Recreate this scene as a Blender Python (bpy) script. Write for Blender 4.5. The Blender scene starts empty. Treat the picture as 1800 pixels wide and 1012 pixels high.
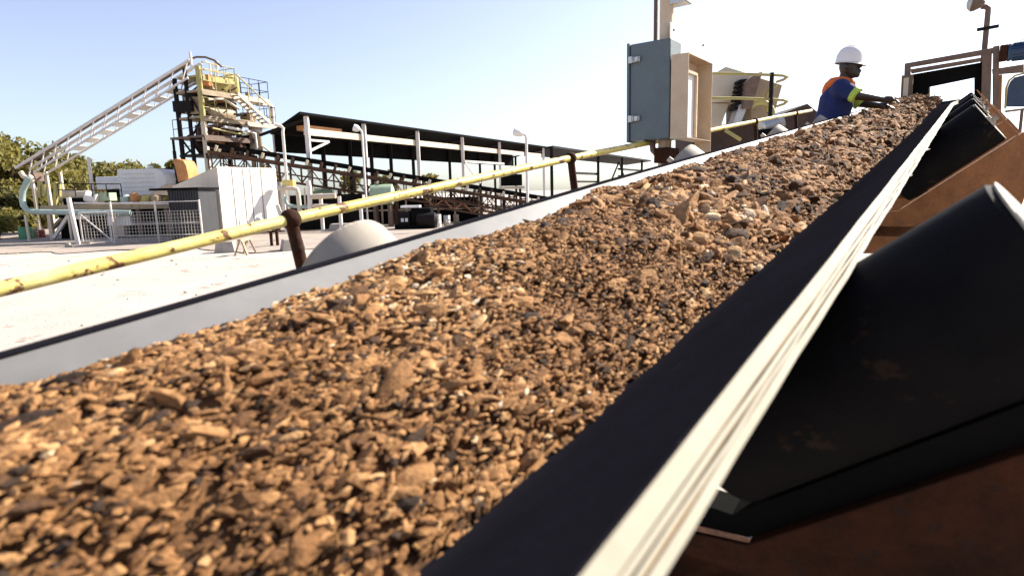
import bpy, bmesh, math, random
import numpy as np
from mathutils import Vector, Matrix, Quaternion
random.seed(7); rng = np.random.default_rng(7)
SC = bpy.context.scene; COL = SC.collection
R_ = math.radians

# ------------------------------------------------------------------ camera, sky, sun, exposure
EYE = 1.60                                   # lens height above the yard
F_, CX, CY = 1060.0, 900.0, 506.0            # focal length and centre in photo pixels
PITCH, ROLL = math.atan(171.0 / F_), R_(1.5)
fw = np.array([0, math.cos(PITCH), -math.sin(PITCH)]); rt = np.array([1.0, 0, 0]); up = np.cross(rt, fw)
rt2 = rt*math.cos(ROLL) - up*math.sin(ROLL); up2 = up*math.cos(ROLL) + rt*math.sin(ROLL)
CAMR = np.array([rt2, up2, fw]); O = np.array([0, 0, EYE])
cam = bpy.data.cameras.new('camera'); camo = bpy.data.objects.new('camera', cam); COL.objects.link(camo)
camo.matrix_world = Matrix(((rt2[0], up2[0], -fw[0], 0), (rt2[1], up2[1], -fw[1], 0), (rt2[2], up2[2], -fw[2], EYE), (0, 0, 0, 1)))
cam.sensor_width = 36; cam.lens = 36*F_/1800; cam.clip_start = 0.02; cam.clip_end = 3000
cam.dof.use_dof = True; cam.dof.focus_distance = 7.0; cam.dof.aperture_fstop = 4.5
SC.camera = camo

SUN_AZ, SUN_EL = R_(60), R_(36)              # azimuth clockwise from the view direction
sdir = Vector((math.sin(SUN_AZ)*math.cos(SUN_EL), math.cos(SUN_AZ)*math.cos(SUN_EL), math.sin(SUN_EL)))
W = bpy.data.worlds.new('World'); SC.world = W; W.use_nodes = True
nt = W.node_tree; bg = nt.nodes['Background']; sky = nt.nodes.new('ShaderNodeTexSky')
sky.sky_type = 'NISHITA'; sky.sun_disc = False; sky.sun_elevation = SUN_EL; sky.sun_rotation = SUN_AZ
sky.air_density = 1.0; sky.dust_density = 2.6; sky.ozone_density = 3.0; sky.altitude = 900
hs = nt.nodes.new('ShaderNodeHueSaturation'); hs.inputs['Hue'].default_value = 0.515; hs.inputs['Saturation'].default_value = 0.72; nt.links.new(sky.outputs[0], hs.inputs['Color']); nt.links.new(hs.outputs[0], bg.inputs[0]); bg.inputs[1].default_value = 0.095
sl = bpy.data.lights.new('sun', 'SUN'); sl.energy = 5.0; sl.angle = R_(0.5); sl.color = (1.0, 0.93, 0.82)
so = bpy.data.objects.new('sun', sl); COL.objects.link(so); so.location = (20, 10, 30)
so.rotation_euler = (-sdir).to_track_quat('-Z', 'Y').to_euler()
SC.view_settings.view_transform = 'Standard'; SC.view_settings.look = 'None'
SC.view_settings.exposure = 1.32; SC.view_settings.gamma = 1.0

# ------------------------------------------------------------------ measuring helpers
def ray(px, py):
    return np.array([(px-CX)/F_, (CY-py)/F_, 1.0]) @ CAMR
def at(px, py, Y):                            # point on a sight line at a forward distance
    r = ray(px, py); return O + r*(Y/r[1])
def on(px, py, P, d):                         # point on the vertical plane through P along d
    r = ray(px, py); n = np.array([d[1], -d[0], 0.0]); return O + r*(np.dot(np.asarray(P)-O, n)/np.dot(r, n))
def gnd(px, py, z=0.0):
    r = ray(px, py); return O + r*((z-EYE)/r[2])
YAW = R_(25.8)
PA = np.array([math.sin(YAW), math.cos(YAW), 0]); PB = np.array([math.cos(YAW), -math.sin(YAW), 0]); ZZ = np.array([0, 0, 1.0])
dv = ray(1703, 142); dv /= np.linalg.norm(dv)
cv = np.cross(dv, ZZ); cv /= np.linalg.norm(cv); nv = np.cross(cv, dv)
dh = np.cross(ZZ, cv)                         # belt heading, level
def CP(s, u, v): return O + s*dv + u*cv + v*nv
def sec(px, py, s):                           # sight line through the belt's cross-section at s
    r = ray(px, py); return O + r*(s/np.dot(r, dv))

# ------------------------------------------------------------------ materials
def new_mat(name):
    m = bpy.data.materials.new(name); m.use_nodes = True
    return m, m.node_tree, m.node_tree.nodes['Principled BSDF']
def mat(name, c1, c2=None, scale=6, rough=0.6, metal=0.0, bump=0.15, c3=None, t3=0.62, scale3=9, dust=None, dust_t=0.35, detail=6, spec=0.5, bscale=None, stretch=None):
    m, t, b = new_mat(name); N = t.nodes; L = t.links
    tc = N.new('ShaderNodeTexCoord'); vec = tc.outputs['Object']
    if stretch:
        mp = N.new('ShaderNodeMapping'); mp.inputs['Scale'].default_value = stretch; L.new(vec, mp.inputs[0]); vec = mp.outputs[0]
    nz = N.new('ShaderNodeTexNoise'); nz.inputs['Scale'].default_value = scale; nz.inputs['Detail'].default_value = detail; nz.inputs['Roughness'].default_value = 0.65
    L.new(vec, nz.inputs['Vector'])
    c2 = c2 or tuple(x*0.75 for x in c1)
    rp = N.new('ShaderNodeValToRGB'); rp.color_ramp.elements[0].position = 0.32; rp.color_ramp.elements[1].position = 0.68
    rp.color_ramp.elements[0].color = (*c2, 1); rp.color_ramp.elements[1].color = (*c1, 1)
    L.new(nz.outputs[0], rp.inputs[0]); colr = rp.outputs[0]
    if c3:
        n3 = N.new('ShaderNodeTexNoise'); n3.inputs['Scale'].default_value = scale3; n3.inputs['Detail'].default_value = 9; n3.inputs['Roughness'].default_value = 0.7
        L.new(tc.outputs['Object'], n3.inputs['Vector'])
        r3 = N.new('ShaderNodeValToRGB'); r3.color_ramp.elements[0].position = t3; r3.color_ramp.elements[1].position = t3+0.04
        L.new(n3.outputs[0], r3.inputs[0])
        mx = N.new('ShaderNodeMix'); mx.data_type = 'RGBA'; L.new(r3.outputs[0], mx.inputs[0]); L.new(colr, mx.inputs[6]); mx.inputs[7].default_value = (*c3, 1)
        colr = mx.outputs[2]
    if dust:                                   # dust lying on faces that look up
        ge = N.new('ShaderNodeNewGeometry'); sx = N.new('ShaderNodeSeparateXYZ'); L.new(ge.outputs['True Normal'], sx.inputs[0])
        ad = N.new('ShaderNodeMath'); ad.operation = 'MULTIPLY_ADD'; L.new(nz.outputs[0], ad.inputs[0]); ad.inputs[1].default_value = 0.5; L.new(sx.outputs[2], ad.inputs[2])
        rd = N.new('ShaderNodeValToRGB'); rd.color_ramp.elements[0].position = dust_t+0.15; rd.color_ramp.elements[1].position = dust_t+0.5
        L.new(ad.outputs[0], rd.inputs[0])
        mx = N.new('ShaderNodeMix'); mx.data_type = 'RGBA'; L.new(rd.outputs[0], mx.inputs[0]); L.new(colr, mx.inputs[6]); mx.inputs[7].default_value = (*dust, 1)
        colr = mx.outputs[2]
    L.new(colr, b.inputs['Base Color'])
    b.inputs['Roughness'].default_value = rough; b.inputs['Metallic'].default_value = metal; b.inputs['Specular IOR Level'].default_value = spec
    if bump:
        nb = N.new('ShaderNodeTexNoise'); nb.inputs['Scale'].default_value = bscale or scale*5; nb.inputs['Detail'].default_value = 6
        L.new(vec, nb.inputs['Vector'])
        bp = N.new('ShaderNodeBump'); bp.inputs['Strength'].default_value = bump; bp.inputs['Distance'].default_value = 0.02
        L.new(nb.outputs[0], bp.inputs['Height']); L.new(bp.outputs[0], b.inputs['Normal'])
    return m
M = {}
M['sand'] = mat('pale sand', (0.47, 0.42, 0.365), (0.36, 0.31, 0.265), 0.35, 0.95, bump=0.6, bscale=22, c3=(0.27, 0.22, 0.175), t3=0.60, scale3=0.9)
M['dirt'] = mat('trodden dirt', (0.36, 0.30, 0.25), (0.26, 0.21, 0.17), 0.8, 0.95, bump=0.6, bscale=20, c3=(0.17, 0.13, 0.1), t3=0.62, scale3=1.4)
M['stone'] = mat('yard stones', (0.40, 0.35, 0.30), (0.27, 0.22, 0.18), 3, 0.95)
M['rubber'] = mat('black belt rubber', (0.014, 0.0135, 0.018), (0.009, 0.0085, 0.011), 1.5, 0.8, bump=0.04, spec=0.0, bscale=60, c3=(0.026, 0.024, 0.026), t3=0.63, scale3=7)
M['ply'] = mat('worn belt edge', (0.37, 0.34, 0.265), (0.29, 0.26, 0.19), 3, 0.8, bump=0.1)
M['sheenrubber'] = mat('belt rubber with sun sheen in its colour', (0.20, 0.195, 0.19), (0.12, 0.118, 0.115), 2.5, 0.5, bump=0.03, stretch=(1, 1, 1))
M['plyline'] = mat('fabric ply line', (0.30, 0.17, 0.06), (0.22, 0.12, 0.04), 8, 0.8)
M['roller'] = mat('black roller shell', (0.009, 0.008, 0.008), (0.004, 0.004, 0.005), 5, 0.7, bump=0.08, spec=0.05, c3=(0.022, 0.014, 0.010), t3=0.60, scale3=9)
M['rollerlit'] = mat('roller shell with sunlight in its colour', (0.33, 0.29, 0.235), (0.24, 0.205, 0.165), 5, 0.7, bump=0.06)
M['rim'] = mat('pale roller end', (0.50, 0.46, 0.38), (0.34, 0.28, 0.2), 20, 0.5)
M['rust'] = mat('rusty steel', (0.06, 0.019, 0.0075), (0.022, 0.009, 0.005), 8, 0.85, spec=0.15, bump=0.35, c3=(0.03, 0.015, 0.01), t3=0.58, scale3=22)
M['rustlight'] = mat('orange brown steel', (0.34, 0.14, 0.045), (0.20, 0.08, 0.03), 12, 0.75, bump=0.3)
M['brownsteel'] = mat('brown painted steel', (0.16, 0.105, 0.075), (0.10, 0.06, 0.04), 10, 0.65, bump=0.15)
M['darkbrown'] = mat('dark brown steel', (0.055, 0.028, 0.018), (0.025, 0.014, 0.01), 4, 0.8)
M['darksteel'] = mat('dark steel', (0.016, 0.013, 0.013), (0.010, 0.008, 0.008), 8, 0.7, spec=0.12)
M['blacksteel'] = mat('black sheet', (0.008, 0.0075, 0.0075), (0.005, 0.005, 0.005), 3, 0.85, spec=0.05)
M['truss'] = mat('rust brown truss steel', (0.10, 0.056, 0.036), (0.045, 0.025, 0.017), 3, 0.8, spec=0.15)
M['cream'] = mat('cream painted steel', (0.60, 0.52, 0.40), (0.48, 0.40, 0.29), 2.5, 0.55, c3=(0.28, 0.15, 0.07), t3=0.70, scale3=6)
M['creambox'] = mat('cream enclosure steel', (0.60, 0.47, 0.33), (0.50, 0.37, 0.24), 6, 0.5, c3=(0.25, 0.12, 0.06), t3=0.72, scale3=20)
M['shellbounce'] = mat('container side with warm bounce in its colour', (0.80, 0.68, 0.52), (0.70, 0.58, 0.43), 1.5, 0.6, c3=(0.3, 0.17, 0.08), t3=0.7, scale3=3, stretch=(1, 1, 0.3))
M['white'] = mat('white painted sheet', (0.76, 0.75, 0.72), (0.66, 0.64, 0.60), 1.6, 0.5)
M['whiterust'] = mat('white steel with grime', (0.72, 0.69, 0.66), (0.60, 0.54, 0.48), 3, 0.6, c3=(0.36, 0.22, 0.14), t3=0.66, scale3=5)
M['yellow'] = mat('chipped yellow paint', (0.78, 0.67, 0.28), (0.68, 0.50, 0.07), 5, 0.40, c3=(0.17, 0.075, 0.035), t3=0.55, scale3=14, bump=0.15)
M['yellowplant'] = mat('faded yellow steel', (0.42, 0.36, 0.10), (0.28, 0.24, 0.10), 2, 0.6, c3=(0.2, 0.12, 0.07), t3=0.62, scale3=4)
M['tan'] = mat('tan steel', (0.36, 0.28, 0.17), (0.22, 0.16, 0.1), 2, 0.6, c3=(0.12, 0.07, 0.04), t3=0.6, scale3=4)
M['greycab'] = mat('blue grey cabinet paint', (0.105, 0.135, 0.145), (0.085, 0.11, 0.12), 8, 0.5, bump=0.05)
M['chrome'] = mat('zinc latch', (0.55, 0.55, 0.53), (0.4, 0.4, 0.38), 30, 0.35, metal=0.6)
M['turq'] = mat('turquoise pipe paint', (0.34, 0.43, 0.39), (0.25, 0.33, 0.30), 3, 0.5)
M['green'] = mat('green drum paint', (0.07, 0.26, 0.13), (0.05, 0.2, 0.1), 5, 0.5)
M['palegreen'] = mat('pale green tank paint', (0.34, 0.44, 0.30), (0.26, 0.34, 0.23), 3, 0.55)
M['red'] = mat('red drum paint', (0.36, 0.06, 0.05), None, 5, 0.5)
M['orange'] = mat('orange chute steel', (0.52, 0.24, 0.07), (0.38, 0.15, 0.05), 3, 0.6)
M['blue'] = mat('blue machine paint', (0.013, 0.05, 0.11), (0.01, 0.035, 0.08), 10, 0.45)
M['jacket'] = mat('royal blue cotton', (0.005, 0.017, 0.105), (0.003, 0.010, 0.07), 25, 0.85, bump=0.4, bscale=60)
M['hood'] = mat('orange cotton', (0.62, 0.15, 0.03), (0.5, 0.1, 0.02), 25, 0.85, bump=0.3)
M['band'] = mat('lime reflective band', (0.45, 0.62, 0.08), None, 25, 0.6)
M['skin'] = mat('dark skin', (0.028, 0.015, 0.011), (0.02, 0.011, 0.008), 30, 0.5)
M['navy'] = mat('dark trousers', (0.02, 0.025, 0.06), None, 25, 0.9)
M['boot'] = mat('black boots', (0.015, 0.013, 0.012), None, 25, 0.6)
M['helmet'] = mat('white helmet plastic', (0.72, 0.70, 0.68), (0.66, 0.64, 0.62), 8, 0.35, bump=0)
M['glass'] = mat('lamp glass', (0.5, 0.5, 0.48), (0.42, 0.42, 0.4), 10, 0.15, bump=0)
M['bark'] = mat('grey brown bark', (0.11, 0.08, 0.055), (0.06, 0.045, 0.03), 6, 0.9, bump=0.5)
M['wood'] = mat('pale timber', (0.42, 0.32, 0.22), (0.3, 0.22, 0.15), 8, 0.8, stretch=(1, 1, 6))
M['concrete'] = mat('grey concrete', (0.36, 0.33, 0.29), (0.26, 0.23, 0.2), 6, 0.9, bump=0.3)
M['wire'] = mat('galvanised wire', (0.46, 0.44, 0.40), (0.34, 0.3, 0.26), 6, 0.5, metal=0.3)
M['shack'] = mat('charcoal corrugated sheet', (0.03, 0.031, 0.036), (0.02, 0.021, 0.025), 3, 0.7)

def leaf_mat(name, c1, c2):
    m, t, b = new_mat(name); N = t.nodes; L = t.links
    at_ = N.new('ShaderNodeAttribute'); at_.attribute_name = 'tint'
    rp = N.new('ShaderNodeValToRGB'); rp.color_ramp.elements[0].color = (*c1, 1); rp.color_ramp.elements[1].color = (*c2, 1)
    L.new(at_.outputs['Fac'], rp.inputs[0]); L.new(rp.outputs[0], b.inputs['Base Color']); b.inputs['Roughness'].default_value = 0.6
    tr = N.new('ShaderNodeBsdfTranslucent'); L.new(rp.outputs[0], tr.inputs['Color'])
    ms = N.new('ShaderNodeMixShader'); ms.inputs[0].default_value = 0.55; L.new(b.outputs[0], ms.inputs[1]); L.new(tr.outputs[0], ms.inputs[2])
    L.new(ms.outputs[0], N['Material Output'].inputs['Surface'])
    return m
M['leaf_a'] = leaf_mat('olive leaves', (0.09, 0.09, 0.025), (0.25, 0.215, 0.06))
M['leaf_b'] = leaf_mat('yellow green leaves', (0.13, 0.125, 0.03), (0.31, 0.265, 0.07))
def ore_mat():
    m, t, b = new_mat('broken brown ore'); N = t.nodes; L = t.links
    a = N.new('ShaderNodeAttribute'); a.attribute_name = 'tint'
    rp = N.new('ShaderNodeValToRGB'); cr = rp.color_ramp
    cr.elements[0].position = 0; cr.elements[0].color = (0.030, 0.018, 0.012, 1)
    cr.elements[1].position = 1; cr.elements[1].color = (0.56, 0.46, 0.33, 1)
    for p, c in ((0.18, (0.10, 0.046, 0.018)), (0.45, (0.225, 0.108, 0.040)), (0.75, (0.37, 0.195, 0.078)), (0.91, (0.46, 0.28, 0.13))):
        e = cr.elements.new(p); e.color = (*c, 1)
    L.new(a.outputs['Fac'], rp.inputs[0])
    tc = N.new('ShaderNodeTexCoord')
    n1 = N.new('ShaderNodeTexNoise'); n1.inputs['Scale'].default_value = 45; n1.inputs['Detail'].default_value = 8; n1.inputs['Roughness'].default_value = 0.7
    L.new(tc.outputs['Object'], n1.inputs['Vector'])
    r2 = N.new('ShaderNodeMapRange'); r2.inputs[1].default_value = 0.3; r2.inputs[2].default_value = 0.7; r2.inputs[3].default_value = 0.55; r2.inputs[4].default_value = 1.35
    L.new(n1.outputs[0], r2.inputs[0])
    mx = N.new('ShaderNodeMix'); mx.data_type = 'RGBA'; mx.blend_type = 'MULTIPLY'; mx.inputs[0].default_value = 1
    L.new(rp.outputs[0], mx.inputs[6]); L.new(r2.outputs[0], mx.inputs[7]); L.new(mx.outputs[2], b.inputs['Base Color'])
    b.inputs['Roughness'].default_value = 0.9; b.inputs['Specular IOR Level'].default_value = 0.25
    bp = N.new('ShaderNodeBump'); bp.inputs['Strength'].default_value = 0.6; bp.inputs['Distance'].default_value = 0.004
    n2 = N.new('ShaderNodeTexNoise'); n2.inputs['Scale'].default_value = 160; n2.inputs['Detail'].default_value = 5; L.new(tc.outputs['Object'], n2.inputs['Vector'])
    L.new(n2.outputs[0], bp.inputs['Height']); L.new(bp.outputs[0], b.inputs['Normal'])
    return m
M['ore'] = ore_mat()

# ------------------------------------------------------------------ mesh builder
def A(p): return np.asarray(p, float)
def frame(d):
    d = A(d); d = d/np.linalg.norm(d)
    r = np.array([0, 0, 1.0]) if abs(d[2]) < 0.95 else np.array([0, 1.0, 0])
    x = np.cross(d, r); x /= np.linalg.norm(x); return x, np.cross(x, d), d
class MB:
    def __init__(s): s.v = []; s.f = []; s.m = []; s.cur = 0
    def add(s, vs, fs):
        n = len(s.v); s.v += [tuple(A(p)) for p in vs]; s.f += [tuple(i+n for i in q) for q in fs]; s.m += [s.cur]*len(fs); return s
    def hexa(s, b, t):                         # two rings of four
        return s.add(list(b)+list(t), [(3, 2, 1, 0), (4, 5, 6, 7), (0, 1, 5, 4), (1, 2, 6, 5), (2, 3, 7, 6), (3, 0, 4, 7)])
    def obox(s, c, ax, ay, az):                # centre and three half-axes
        c, ax, ay, az = A(c), A(ax), A(ay), A(az)
        q = [(-1, -1), (1, -1), (1, 1), (-1, 1)]
        return s.hexa([c+i*ax+j*ay-az for i, j in q], [c+i*ax+j*ay+az for i, j in q])
    def box(s, c, sx, sy, sz): return s.obox(c, (sx/2, 0, 0), (0, sy/2, 0), (0, 0, sz/2))
    def bar(s, p, q, w, h=None):
        p, q = A(p), A(q); x, y, d = frame(q-p); h = h or w
        return s.obox((p+q)/2, x*w/2, y*h/2, (q-p)/2)
    def tube(s, pts, r, n=10, cap=True):
        pts = [A(p) for p in pts]; rs = r if isinstance(r, (list, tuple)) else [r]*len(pts)
        x = None; rings = []
        for i, p in enumerate(pts):
            t = pts[min(i+1, len(pts)-1)]-pts[max(i-1, 0)]; t /= np.linalg.norm(t)
            if x is None: x = frame(t)[0]
            x = x-np.dot(x, t)*t; x /= np.linalg.norm(x); y = np.cross(t, x)
            rings.append([p+rs[i]*(math.cos(a)*x+math.sin(a)*y) for a in [2*math.pi*k/n for k in range(n)]])
        vs = [v for r_ in rings for v in r_]
        fs = [(i*n+k, i*n+(k+1) % n, (i+1)*n+(k+1) % n, (i+1)*n+k) for i in range(len(pts)-1) for k in range(n)]
        if cap: fs += [tuple(range(n-1, -1, -1)), tuple((len(pts)-1)*n+k for k in range(n))]
        return s.add(vs, fs)
    def cyl(s, p, q, r, n=16, r2=None): return s.tube([p, q], [r, r if r2 is None else r2], n)
    def lathe(s, base, axis, prof, n=24):      # prof: (radius, along)
        x, y, d = frame(axis); base = A(base)
        vs = []; fs = []
        for r, h in prof:
            vs += [base+d*h+max(r, 1e-4)*(math.cos(2*math.pi*k/n)*x+math.sin(2*math.pi*k/n)*y) for k in range(n)]
        for i in range(len(prof)-1):
            fs += [(i*n+k, i*n+(k+1) % n, (i+1)*n+(k+1) % n, (i+1)*n+k) for k in range(n)]
        fs += [tuple(range(n-1, -1, -1)), tuple((len(prof)-1)*n+k for k in range(n))]
        return s.add(vs, fs)
    def prism(s, poly, ext):                   # polygon pushed along a vector
        n = len(poly); e = A(ext); p = [A(q) for q in poly]
        return s.add(p+[q+e for q in p], [tuple(range(n-1, -1, -1)), tuple(range(n, 2*n))]+[(i, (i+1) % n, n+(i+1) % n, n+i) for i in range(n)])
    def sphere(s, c, r, n=12, m=8, sc=(1, 1, 1)):
        c = A(c); sc = A(sc)
        prof = [(math.sin(math.pi*i/m), -math.cos(math.pi*i/m)) for i in range(m+1)]
        vs = []; fs = []
        for a, h in prof:
            a = max(a, 1e-3); vs += [c+r*sc*A((a*math.cos(2*math.pi*k/n), a*math.sin(2*math.pi*k/n), h)) for k in range(n)]
        for i in range(m): fs += [(i*n+k, i*n+(k+1) % n, (i+1)*n+(k+1) % n, (i+1)*n+k) for k in range(n)]
        return s.add(vs, fs)
    def build(s, name, mats, parent=None, bevel=0, smooth=35, origin=None):
        off = A(origin) if origin is not None else (A(root_loc(parent)) if parent is not None else np.zeros(3))
        me = bpy.data.meshes.new(name); me.from_pydata([tuple(A(v)-off) for v in s.v], [], s.f)
        for m in (mats if isinstance(mats, (list, tuple)) else [mats]): me.materials.append(m)
        me.polygons.foreach_set('material_index', s.m)
        bm = bmesh.new(); bm.from_mesh(me); bmesh.ops.recalc_face_normals(bm, faces=bm.faces); bm.to_mesh(me); bm.free()
        if smooth:
            me.polygons.foreach_set('use_smooth', [True]*len(me.polygons)); me.set_sharp_from_angle(angle=R_(smooth))
        o = bpy.data.objects.new(name, me); COL.objects.link(o)
        if parent is not None:
            o.parent = parent
            if origin is not None: o.location = A(origin)-A(root_loc(parent))
        elif origin is not None: o.location = origin
        if bevel:
            b = o.modifiers.new('bevel', 'BEVEL'); b.width = bevel; b.segments = 2; b.limit_method = 'ANGLE'
        return o
def root_loc(o):
    p = Vector((0, 0, 0))
    while o is not None: p = p+o.location; o = o.parent
    return p
def tag(o, label, cat, group=None, kind=None):
    o['label'] = label; o['category'] = cat
    if group: o['group'] = group
    if kind: o['kind'] = kind
    return o
def thing(name, loc, label, cat, group=None):
    o = bpy.data.objects.new(name, None); COL.objects.link(o); o.location = tuple(A(loc)); o.empty_display_size = 0.2
    return tag(o, label, cat, group)
def copy_tree(o, parent=None, delta=None):
    c = o.copy(); COL.objects.link(c)
    if parent is not None: c.parent = parent
    if delta is not None: c.location = Vector(tuple(A(delta)))+o.location
    for ch in list(o.children): copy_tree(ch, c)
    return c
def npmesh(name, V, F, material, attr=None, smooth=False):
    me = bpy.data.meshes.new(name); k = F.shape[1]
    me.vertices.add(len(V)); me.vertices.foreach_set('co', V.astype(np.float32).ravel())
    me.loops.add(F.size); me.loops.foreach_set('vertex_index', F.astype(np.int32).ravel())
    me.polygons.add(len(F)); me.polygons.foreach_set('loop_start', (np.arange(len(F))*k).astype(np.int32))
    me.polygons.foreach_set('use_smooth', np.full(len(F), smooth))
    me.update(calc_edges=True)
    if attr is not None:
        a = me.attributes.new('tint', 'FLOAT', 'POINT'); a.data.foreach_set('value', attr.astype(np.float32))
    me.materials.append(material); me.validate(); return me

# ------------------------------------------------------------------ ground
def build_ground():
    xs = np.concatenate([np.linspace(-700, -60, 20), np.linspace(-50, 50, 120), np.linspace(60, 700, 20)])
    ys = np.concatenate([np.linspace(-200, -10, 8), np.linspace(-5, 60, 100), np.linspace(70, 1200, 25)])
    X, Y = np.meshgrid(xs, ys)
    Z = 0.03*np.sin(X*0.9+Y*0.3)*np.sin(Y*0.7)*(np.abs(X) < 55)*(Y < 62) + rng.normal(0, 0.006, X.shape) - 0.03
    V = np.stack([X, Y, Z], -1).reshape(-1, 3); nx = len(xs)
    i = (np.arange(len(ys)-1)[:, None]*nx+np.arange(nx-1)[None]).ravel()
    F = np.stack([i, i+1, i+nx+1, i+nx], -1)
    o = bpy.data.objects.new('ground', npmesh('ground', V, F, M['sand'], smooth=True)); COL.objects.link(o); o['kind'] = 'structure'
build_ground()
def build_dirt():
    xs = np.linspace(-34, 20, 109); V = []; rows = 34
    for j in range(rows):
        for x in xs:
            y0 = 19.0+1.2*math.sin(x*0.35)+0.6*math.sin(x*1.1+1)+0.3*math.sin(x*2.7); y = y0+(60-y0)*(j/(rows-1))**1.2
            V.append((x, y, 0.03*math.sin(x*0.9+y*0.3)*math.sin(y*0.7)-0.002))
    V = np.array(V); nx = len(xs); i = (np.arange(rows-1)[:, None]*nx+np.arange(nx-1)[None]).ravel()
    o = bpy.data.objects.new('dirt_apron', npmesh('dirt_apron', V, np.stack([i, i+1, i+nx+1, i+nx], -1), M['dirt'], smooth=True)); COL.objects.link(o); o['kind'] = 'structure'
build_dirt()

# ------------------------------------------------------------------ the near conveyor
WA = R_(38); CW, SW = math.cos(WA), math.sin(WA)
UR, VR, WING, FLAT, TH = -0.146, -0.22, 0.33, 0.33, 0.036
UC = UR-WING*CW-FLAT/2                       # centre line of the trough
S0, S1 = -1.2, 10.2
conv = thing('belt_conveyor', CP(3, UC, -1.35), 'long black troughed belt with a frayed cream edge carrying ore up to the brown frame', 'conveyor')
def trough(s):
    """belt top profile (u,v) from right edge to left edge; flattens into the head pulley"""
    k = min(1.0, max(0.0, (s-8.1)/2.1)); k = k*k*(3-2*k)
    a = WA*(1-k*0.92); w, v0 = WING, VR-WING*SW
    v0 = v0*(1-k) + (VR-0.02)*k
    pts = []
    for sgn in (1, -1):
        side = []
        n = 9
        for i in range(n+1):
            t = i/n                            # 0 at the edge, 1 at centre
            L = (WING+FLAT/2)*(1-t)            # arc distance from the centre line
            if L <= FLAT/2-0.04: u, v = L, 0.0
            else:
                e = L-(FLAT/2-0.04); b = 0.08
                if e < b: ang = a*e/b; u = FLAT/2-0.04+e*math.cos(ang/2); v = e*math.sin(ang/2)
                else:
                    u = FLAT/2-0.04+b*math.cos(a/2)+(e-b)*math.cos(a); v = b*math.sin(a/2)+(e-b)*math.sin(a)
            side.append((UC+sgn*u, v0+v-(0.0075*min(1, max(0, (1.9-s)/1.1))*(1-t) if sgn < 0 else 0)))   # the far lip sags before its first wing roller
        pts.append(side)
    return pts[0]+pts[1][::-1][1:]
def build_belt():
    ss = list(np.arange(S0, S1+0.001, 0.1)); rings = []
    V = []; F = []; Mi = []
    P = [trough(s) for s in ss]; n = len(P[0])
    def nrm(p, i):
        q = A(p[min(i+1, n-1)])-A(p[max(i-1, 0)]); q /= np.linalg.norm(q); return A((q[1], -q[0]))   # points below the belt
    mb = MB(); edge = MB()
    for s, p in zip(ss, P):
        bot = []
        for i in range(n):
            d = nrm(p, i); d = d if d[1] < 0 else -d
            bot.append((p[i][0]+d[0]*TH, p[i][1]+d[1]*TH))
        rings.append((p, bot))
    vs = []
    for s, (p, b) in zip(ss, rings): vs += [CP(s, *q) for q in p]+[CP(s, *q) for q in b]
    fs = []; N2 = 2*n
    for k in range(len(ss)-1):
        a, c = k*N2, (k+1)*N2
        for i in range(n-1):
            fs.append((a+i, a+i+1, c+i+1, c+i)); fs.append((a+n+i, a+n+i+1, c+n+i+1, c+n+i))
        fs.append((a+n-1, a+2*n-1, c+2*n-1, c+n-1)); fs.append((a, a+n, c+n, c))
    mb.add(vs, fs)
    for q in range(len(fs)):                      # sun sheen on the far strip is put into its colour
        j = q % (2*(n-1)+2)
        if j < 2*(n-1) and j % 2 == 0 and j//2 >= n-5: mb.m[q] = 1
    belt = mb.build('belt', [M['rubber'], M['sheenrubber']], conv, smooth=50)
    # the worn cut edge with its plies: a strip standing 3 mm proud of the rubber
    lines = [0.0, 0.42, 0.475, 0.60, 0.64, 0.73, 0.78, 1.0]
    for sgn in (0, -1):
        e = MB(); i = 0 if sgn == 0 else n-1
        for j in range(len(lines)-1):
            e.cur = 1 if j in (1, 3, 5) else 0
            hgt = 0.004 if j in (1, 3, 5) else 0.007
            vs = []
            for s, (p, b) in zip(ss, rings):
                pa, pb = A(p[i]), A(b[i]); inn = A(p[1] if i == 0 else p[n-2])-pa; out = -inn/np.linalg.norm(inn)
                wob = 0.0015*math.sin(s*9+j)+0.001*math.sin(s*31+2*j)
                vs += [CP(s, *(pa+(pb-pa)*lines[j]+out*(hgt+wob))), CP(s, *(pa+(pb-pa)*lines[j+1]+out*(hgt+wob)))]
            e.add(vs, [(2*k, 2*k+1, 2*k+3, 2*k+2) for k in range(len(ss)-1)])
        if sgn == -1:                              # bare rubber bead on the far rim
            e = MB(); e.tube([CP(s, *(A(p[n-1])+A((-0.004, 0.002)))) for s, (p, b) in zip(ss, rings)], 0.0065, 10); e.build('belt_edge', M['rubber'], belt); continue
        e.build('belt_edge', [M['ply'], M['plyline']], belt, smooth=0)
    for s_, L_, w_ in ((1.62, 0.014, 0.02), (1.95, 0.02, 0.03), (2.75, 0.028, 0.05)):
        p = trough(s_)[0]; u0, v0 = p[0]+SW*TH*0.75, p[1]-CW*TH*0.75; fr = MB()
        c0 = CP(s_, u0-0.004, v0); c1 = CP(s_+w_*2.4, u0-0.004, v0); tip = CP(s_+w_*3+0.03, u0+L_*0.8, v0-L_*0.12)
        e = nv*0.003
        fr.add([c0-e, c1-e, tip-e*0.3, c0+e, c1+e, tip+e*0.3], [(0, 1, 2), (3, 5, 4), (0, 3, 4, 1), (1, 4, 5, 2), (2, 5, 3, 0)])
        fr.build('frayed_thread', M['ply'], belt, smooth=0)
build_belt()

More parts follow.
